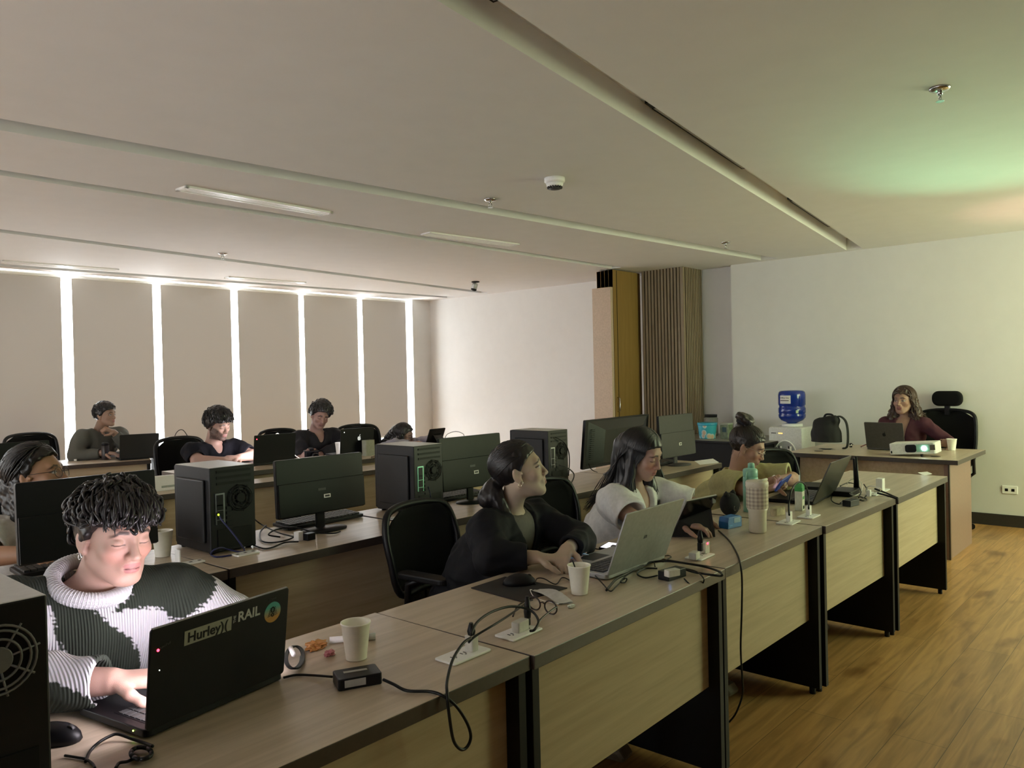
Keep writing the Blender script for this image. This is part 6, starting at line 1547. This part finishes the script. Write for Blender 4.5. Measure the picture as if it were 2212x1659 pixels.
def bun(S, mb):
    H = p.H; hairline(H, S, .011, .072, .026, -.045)
    S.cone(H.P(0,-.075,.10), H.P(0,-.075,.150), .032, .03, .02)
    for k in range(9):
        a = 2*PI*k/9; S.ell(H.P(.034*math.cos(a),-.078+.032*math.sin(a),.148+.010*math.sin(2*a)), np.array((.026,.026,.020))*H.s, H.R, .012)
    S.noise(.0028, 170, 5); rnd = random.Random(6); b = uv3(0,-.62,.80)
    for i in range(330):
        a = rnd.uniform(-PI,PI)
        v = uv3(math.sin(a)*.95, .85*math.cos(a), .55 if abs(a) < .9 else (.10 if abs(a) < 2 else -.45))
        mb.tube(lock(H, v, (b+Vector((rnd.gauss(0,.1),rnd.gauss(0,.06),rnd.gauss(0,.05)))).normalized(), 12, .011, rnd, .2, 0, 0, .05, .9), [.0008+.0015*math.sin(PI*(k+.5)/12) for k in range(12)], 5)
    for i in range(60):
        a = rnd.uniform(0,6.28); r_ = rnd.uniform(.022,.046); pts = [H.P(r_*math.cos(a+t*.28),-.078+r_*math.sin(a+t*.28),.150+.018*math.sin(t*.5+a)+(.046-r_)*.4) for t in range(9)]
        mb.tube(pts, [.0010+.0020*math.sin(PI*(k+.5)/9) for k in range(9)], 5)
    for i in range(7):
        sg = rnd.choice((-1,1)); w = Vector((sg*.070, rnd.uniform(-.07,.0), rnd.uniform(-.03,0))); pts = [H.P(*w)]
        for k in range(8): w = w+Vector((sg*.0005+rnd.gauss(0,.0015), rnd.gauss(0,.002), -.010)); pts.append(H.P(*w))
        mb.tube(pts, [.0012*(1-k/10) for k in range(9)], 5)
p.hair_obj(bun, M_hairdb, pad=.25)
MB().tube([p.H.P(.030*math.cos(a),-.076+.030*math.sin(a),.122) for a in [2*PI*k/16 for k in range(16)]], .013, 8, closed=True).build('scrunchie', mat('scrunchie_black', (.006,.005,.008), .8), p.o)
p.glasses(.021,.017, mat('rim_pale', (.5,.42,.36), .3, .6))
MB().tube([p.wr[0]+(p.el[0]-p.wr[0])*.12+Vector((.033*math.cos(a),0,.033*math.sin(a))) for a in [2*PI*k/16 for k in range(16)]], .003, 6, closed=True).build('bracelet', M_white, p.o)
X_ = (p.wr[0]-p.wr[1]).normalized(); Mph = frame(ph_+Vector((0,.0,.012)), X_, Vector((0,-.55,.8)))
t = thing('smartphone', 'blue cased smartphone held by the woman in the yellow green top', 'phone', ph_)
MB().rbox(-.065, .065, -.035, .035, -.005, .004, .01, M=Mph).build('body', mat('phone_blue', (.04,.08,.42), .4), t, bevel=.002)
MB().box(-.06, .06, -.031, .031, -.0056, -.0051, M=Mph).build('screen', emis('phone_screen_dim', (.7,.7,1), .5), t)

# ---- the lecturer behind the teacher's desk
hc = px_(1952,866,7.60)
q = pose(hc, (-1,.08,0), (.03,.165), .165, .14)
p = Person('woman with wavy brown hair in dark red top seated behind the teacher desk', q['pelvis'], q['neck'], hc, (-.95,.16,-.02), q['sh'],
    [(7.56,1.70,.80), (7.55,2.22,.80)], [(7.40,1.635,.795), (7.36,2.10,.785)],
    [HD((-.35,.15,.05), (.1,.95,0), 1, curl=(.5,.7,.5)), HD((-.9,-.2,-.05), (0,0,-1), -1)], s=1.0, hs=1.02, fem=True, skin=(.36,.21,.15), up=(.05,0,1), h=.006, hh=.004, lip=(.25,.08,.08), lids=0)
p.cloth('top', mat('top_dark_red', (.055,.008,.018), .8), .012, 1.88, .042, .02, vneck=.15, fold=.004, loose=.01, ur=.05)
p.legs(M_trouser, h=.015)
def wavy(S, mb):
    H = p.H; hairline(H, S, .014, .072, .025, -.05); nb = p.neck
    for sg in (-1, 1): S.cone(H.P(sg*.080,-.03,.01), nb+p.side*(sg*.10)+p.fw*.0+p.upv*.03, .03, .045, .02); S.cone(nb+p.side*(sg*.10)+p.upv*.03, nb+p.side*(sg*.115)+p.fw*.06-p.upv*.05, .045, .02, .02)
    S.cone(H.P(0,-.09,.01), nb-p.fw*.05, .075, .09, .03); S.noise(.006, 90, 5); rnd = random.Random(8)
    for i in range(190):
        sg = rnd.choice((-1,1)); y = rnd.uniform(-.10,.045)
        g = nb+p.side*(sg*(.07+rnd.uniform(0,.08)))+p.fw*(rnd.uniform(-.03,.09) if y > -.02 else -rnd.uniform(.04,.12))-p.upv*rnd.uniform(-.02,.08)
        s0 = H.P(sg*.088, y*.6-.01, -.03); dn = []
        for k in range(9):
            u = k/8; dn.append(s0+(g-s0)*u+p.side*(.010*math.sin(u*10+i))+p.fw*(.010*math.cos(u*9+i*2)))
        P_ = curtain(H, rnd, sg, y, .018, dn); m = len(P_); mb.tube(P_, [.0012+.0036*math.sin(PI*(k+.5)/m) for k in range(m)], 5)
p.hair_obj(wavy, M_hairbr, pad=.34)
MB().ell(tuple(p.neck+p.fw*.135-p.upv*.10), (.008,.008,.008), 10, 8).build('pendant', mat('pendant_white', (.9,.9,.85), .2), p.o)

# ---- the man in round glasses behind the wide monitor
hc = py_(82,1030,3.72)
q = pose(hc, (.1,-1,0), (.04,.18), .185, .16)
p = Person('man with long black hair and round glasses looking up over the wide monitor', q['pelvis'], q['neck'], hc, (.70,-.66,.16), q['sh'],
    [(1.36,3.56,.80), (.90,3.56,.79)], [(1.24,3.42,.80), (1.02,3.42,.80)],
    [HD((-.2,-.9,-.1), (0,0,-1), 1), HD((.2,-.9,-.1), (0,0,-1), -1)], s=1.05, hs=1.0, skin=(.38,.21,.125), up=(.0,.1,1), h=.006, hh=.0032, lids=0, lip=(.3,.13,.1))
p.cloth('shirt', mat('shirt_white', (.70,.70,.68), .8, bump=.1), .018, .75, .075, .014, fold=.005, loose=.02, ur=.065)
p.legs(M_trouser, h=.015)
def swept(S, mb):
    H = p.H; hairline(H, S, .014, .086, .045, -.09, top=.004); S.cone(H.P(0,-.09,-.02), H.P(0,-.10,-.16), .065, .05, .03); S.cone(H.P(-.06,-.05,-.02), H.P(-.06,-.06,-.14), .03, .035, .02)
    S.noise(.004, 120, 5); rnd = random.Random(9)
    for i in range(300):
        a = rnd.uniform(-1.7,1.7); v = uv3(math.sin(a)*.9, .50*math.cos(a), .86); e = uv3(math.sin(a)*.95+rnd.gauss(0,.1), -1, rnd.uniform(-.7,.3))
        mb.tube(lock(H, v, e, 13, .020, rnd, .35, .002, 1.2, .10, .9), [.0010+.0026*math.sin(PI*(k+.5)/13) for k in range(13)], 5)
p.hair_obj(swept, M_hair, pad=.27)
p.glasses(.024,.021, mat('rim_dark_metal', (.08,.07,.06), .3, .8), .0013)

# ---- the man in the grey sweater by the windows
def short_hair(S, mb, th=.018, top=.010, n=300, sd=5, wig=.1, front=.066, face=.50, lift=.3, r=.0034, curl=.0):
    H = p.H; hairline(H, S, th, front, .024, -.06, top=top); S.noise(.004, 120, sd); rnd = random.Random(sd); crown = uv3(.1,-.5,.85)
    for i in range(n):
        v, e = meridian(rnd, crown, -.3, (.3,.5), face)
        mb.tube(lock(H, v, e, 9, th+.004, rnd, rnd.uniform(.05,lift), curl, 1.2, wig, rnd.uniform(.9,1.1)), [r*.35+r*.65*math.sin(PI*(k+.5)/9) for k in range(9)], 5)
hc = py_(228,897,7.95)
fist = py_(226,923,7.84)
q = pose(hc, (.25,-1,0), (.09,.16), .19, .22)
p = Person('man in grey green sweater resting his chin on his fist by the windows', q['pelvis'], q['neck'], hc, (.50,-.82,.0), q['sh'],
    [py_(276,966,7.82), py_(162,985,7.95)], [fist+Vector((.085,.01,-.055)), py_(226,978,7.76)],
    [HD((-.85,-.10,.45), (-.45,.4,-.75), 1, curl=(1.2,1.3,.8)), HD((.6,-.6,-.1), (0,0,-1), -1)], s=1.05, hs=.90, skin=(.33,.20,.14), h=.006, hh=.004, lids=0)
p.cloth('sweater', mat('sweater_grey_green', (.085,.083,.068), .9, bump=.4, scale=200), .022, 1.88, .048, .008, fold=.007, ff=30, seed=3, loose=.03, ur=.062)
p.legs(M_trouser, h=.015)
p.hair_obj(lambda S, mb: short_hair(S, mb), M_hair, pad=.2)

# ---- the bearded man in the black T-shirt
hc = py_(472,918,5.95)
q = pose(hc, (.1,-1,0), (.085,.16), .185, .16)
p = Person('bearded man in black T-shirt looking down with folded arms', q['pelvis'], q['neck'], hc, (.22,-.88,-.30), q['sh'],
    [(3.38,5.86,.845), (2.93,5.90,.845)], [(3.19,5.74,.850), (3.06,5.74,.840)],
    [HD((-.85,.1,.1), (0,.1,-1), 1, curl=(.5,.7,.5)), HD((.85,.05,.12), (0,.2,-1), -1, curl=(.5,.7,.5))], s=1.05, hs=.94, skin=(.44,.27,.22), up=(.02,-.32,1), h=.006, hh=.0038, beard=.95, lip=(.38,.17,.16))
p.cloth('t_shirt', mat('tshirt_black', (.006,.006,.010), .85, spec=.2), .018, .85, .072, .008, vneck=.03, vw=.045, fold=.005, loose=.02, ur=.064)
p.legs(M_trouser, h=.015)
p.hair_obj(lambda S, mb: short_hair(S, mb, .026, .012, 340, 6, .12, .052, .36, .4), M_hair, pad=.2)

# ---- the man in the dark shirt holding a camera
hc = py_(692,898,6.25)
cm = py_(668,982,6.02)
q = pose(hc, (-.05,-1,0), (.09,.165), .185, .16)
p = Person('man in dark open collar shirt looking down at a camera in his hands', q['pelvis'], q['neck'], hc, (-.28,-.84,-.36), q['sh'],
    [(4.50,6.12,.83), (4.05,6.20,.83)], [cm+Vector((.10,.04,-.03)), cm+Vector((-.075,.03,-.045))],
    [HD((-.5,-.6,.5), (-.8,.2,.1), 1, curl=(.6,.7,.5)), HD((.55,-.5,.6), (.6,.4,.2), -1, curl=(.6,.7,.5))], s=1.05, hs=.93, skin=(.27,.155,.125), up=(.1,-.36,.92), h=.006, hh=.0038, lip=(.2,.09,.08), brow_w=1.3)
p.cloth('shirt', mat('shirt_charcoal', (.009,.008,.010), .8, bump=.2, spec=.25), .022, 1.86, .05, .012, vneck=.05, vw=.05, fold=.007, ff=32, seed=8, loose=.02, ur=.058)
p.legs(M_trouser, h=.015)
p.hair_obj(lambda S, mb: short_hair(S, mb, .026, .016, 320, 8, .16, .072, .62, .5, .0040, .0), M_hair, pad=.21)
t = thing('camera', 'black photo camera held by the man in the dark shirt', 'camera', cm)
Mc = frame(cm+Vector((.01,-.01,0)), (1,-.2,0), (0,1,.2))
MB().rbox(-.065, .065, -.035, .03, -.045, .04, .02, M=Mc).build('body', M_black, t, bevel=.004)
MB().lathe([(.034,0),(.034,.05),(.030,.055)], 24, M=Mc @ TR((.01,-.035,0), PI/2)).build('lens', M_blackgloss, t)
MB().box(-.02, .02, -.02, .02, .04, .06, M=Mc).build('viewfinder', M_black, t, bevel=.004)

# ---- the girl in glasses bent over a tablet
hc = py_(872,941,6.12)
q = pose(hc, (.15,-1,0), (.12,.10), .165, .12, drop=.03)
p = Person('girl with long black hair and glasses bent low behind a dark tablet', q['pelvis'], q['neck'], hc, (.52,-.80,-.22), q['sh'],
    [(5.46,6.02,.80), (5.02,6.02,.80)], [(5.44,5.90,.80), (5.12,5.90,.80)],
    [HD((-.1,-.9,.1), (-.7,0,-.6), 1), HD((.4,-.8,.1), (.5,0,-.7), -1)], s=1.0, hs=.98, fem=True, skin=(.36,.22,.17), up=(.1,-.3,.95), h=.006, hh=.004)
p.cloth('blouse', mat('blouse_lilac', (.30,.28,.32), .85), .018, 1.88, .045, .014, fold=.005, loose=.02, ur=.058)
p.legs(M_trouser, h=.015)
def long_fall(S, mb):
    H = p.H; hairline(H, S, .016, .072, .02, -.06); nb = p.neck
    S.cone(H.P(0,-.08,0), nb-p.fw*.06, .08, .09, .03); rnd = random.Random(4)
    for sg in (-1, 1): S.cone(H.P(sg*.075,-.01,.0), nb+p.side*(sg*.1), .03, .045, .02)
    S.noise(.004, 110, 5)
    for i in range(170):
        sg = rnd.choice((-1,1)); y = rnd.uniform(-.10,.04)
        P_ = curtain(H, rnd, sg, y, .017, [H.P(sg*.085,y*.7-.01,-.05), nb+p.side*(sg*rnd.uniform(.02,.13))+p.fw*rnd.uniform(-.1,.0)+p.upv*.03, nb+p.side*(sg*rnd.uniform(.02,.15))-p.fw*rnd.uniform(.05,.14)-p.upv*.10])
        m = len(P_); mb.tube(P_, [.0012+.0034*math.sin(PI*(k+.5)/m) for k in range(m)], 5)
p.hair_obj(long_fall, M_hair, pad=.3)
p.glasses(.024,.021, M_black, .0016)
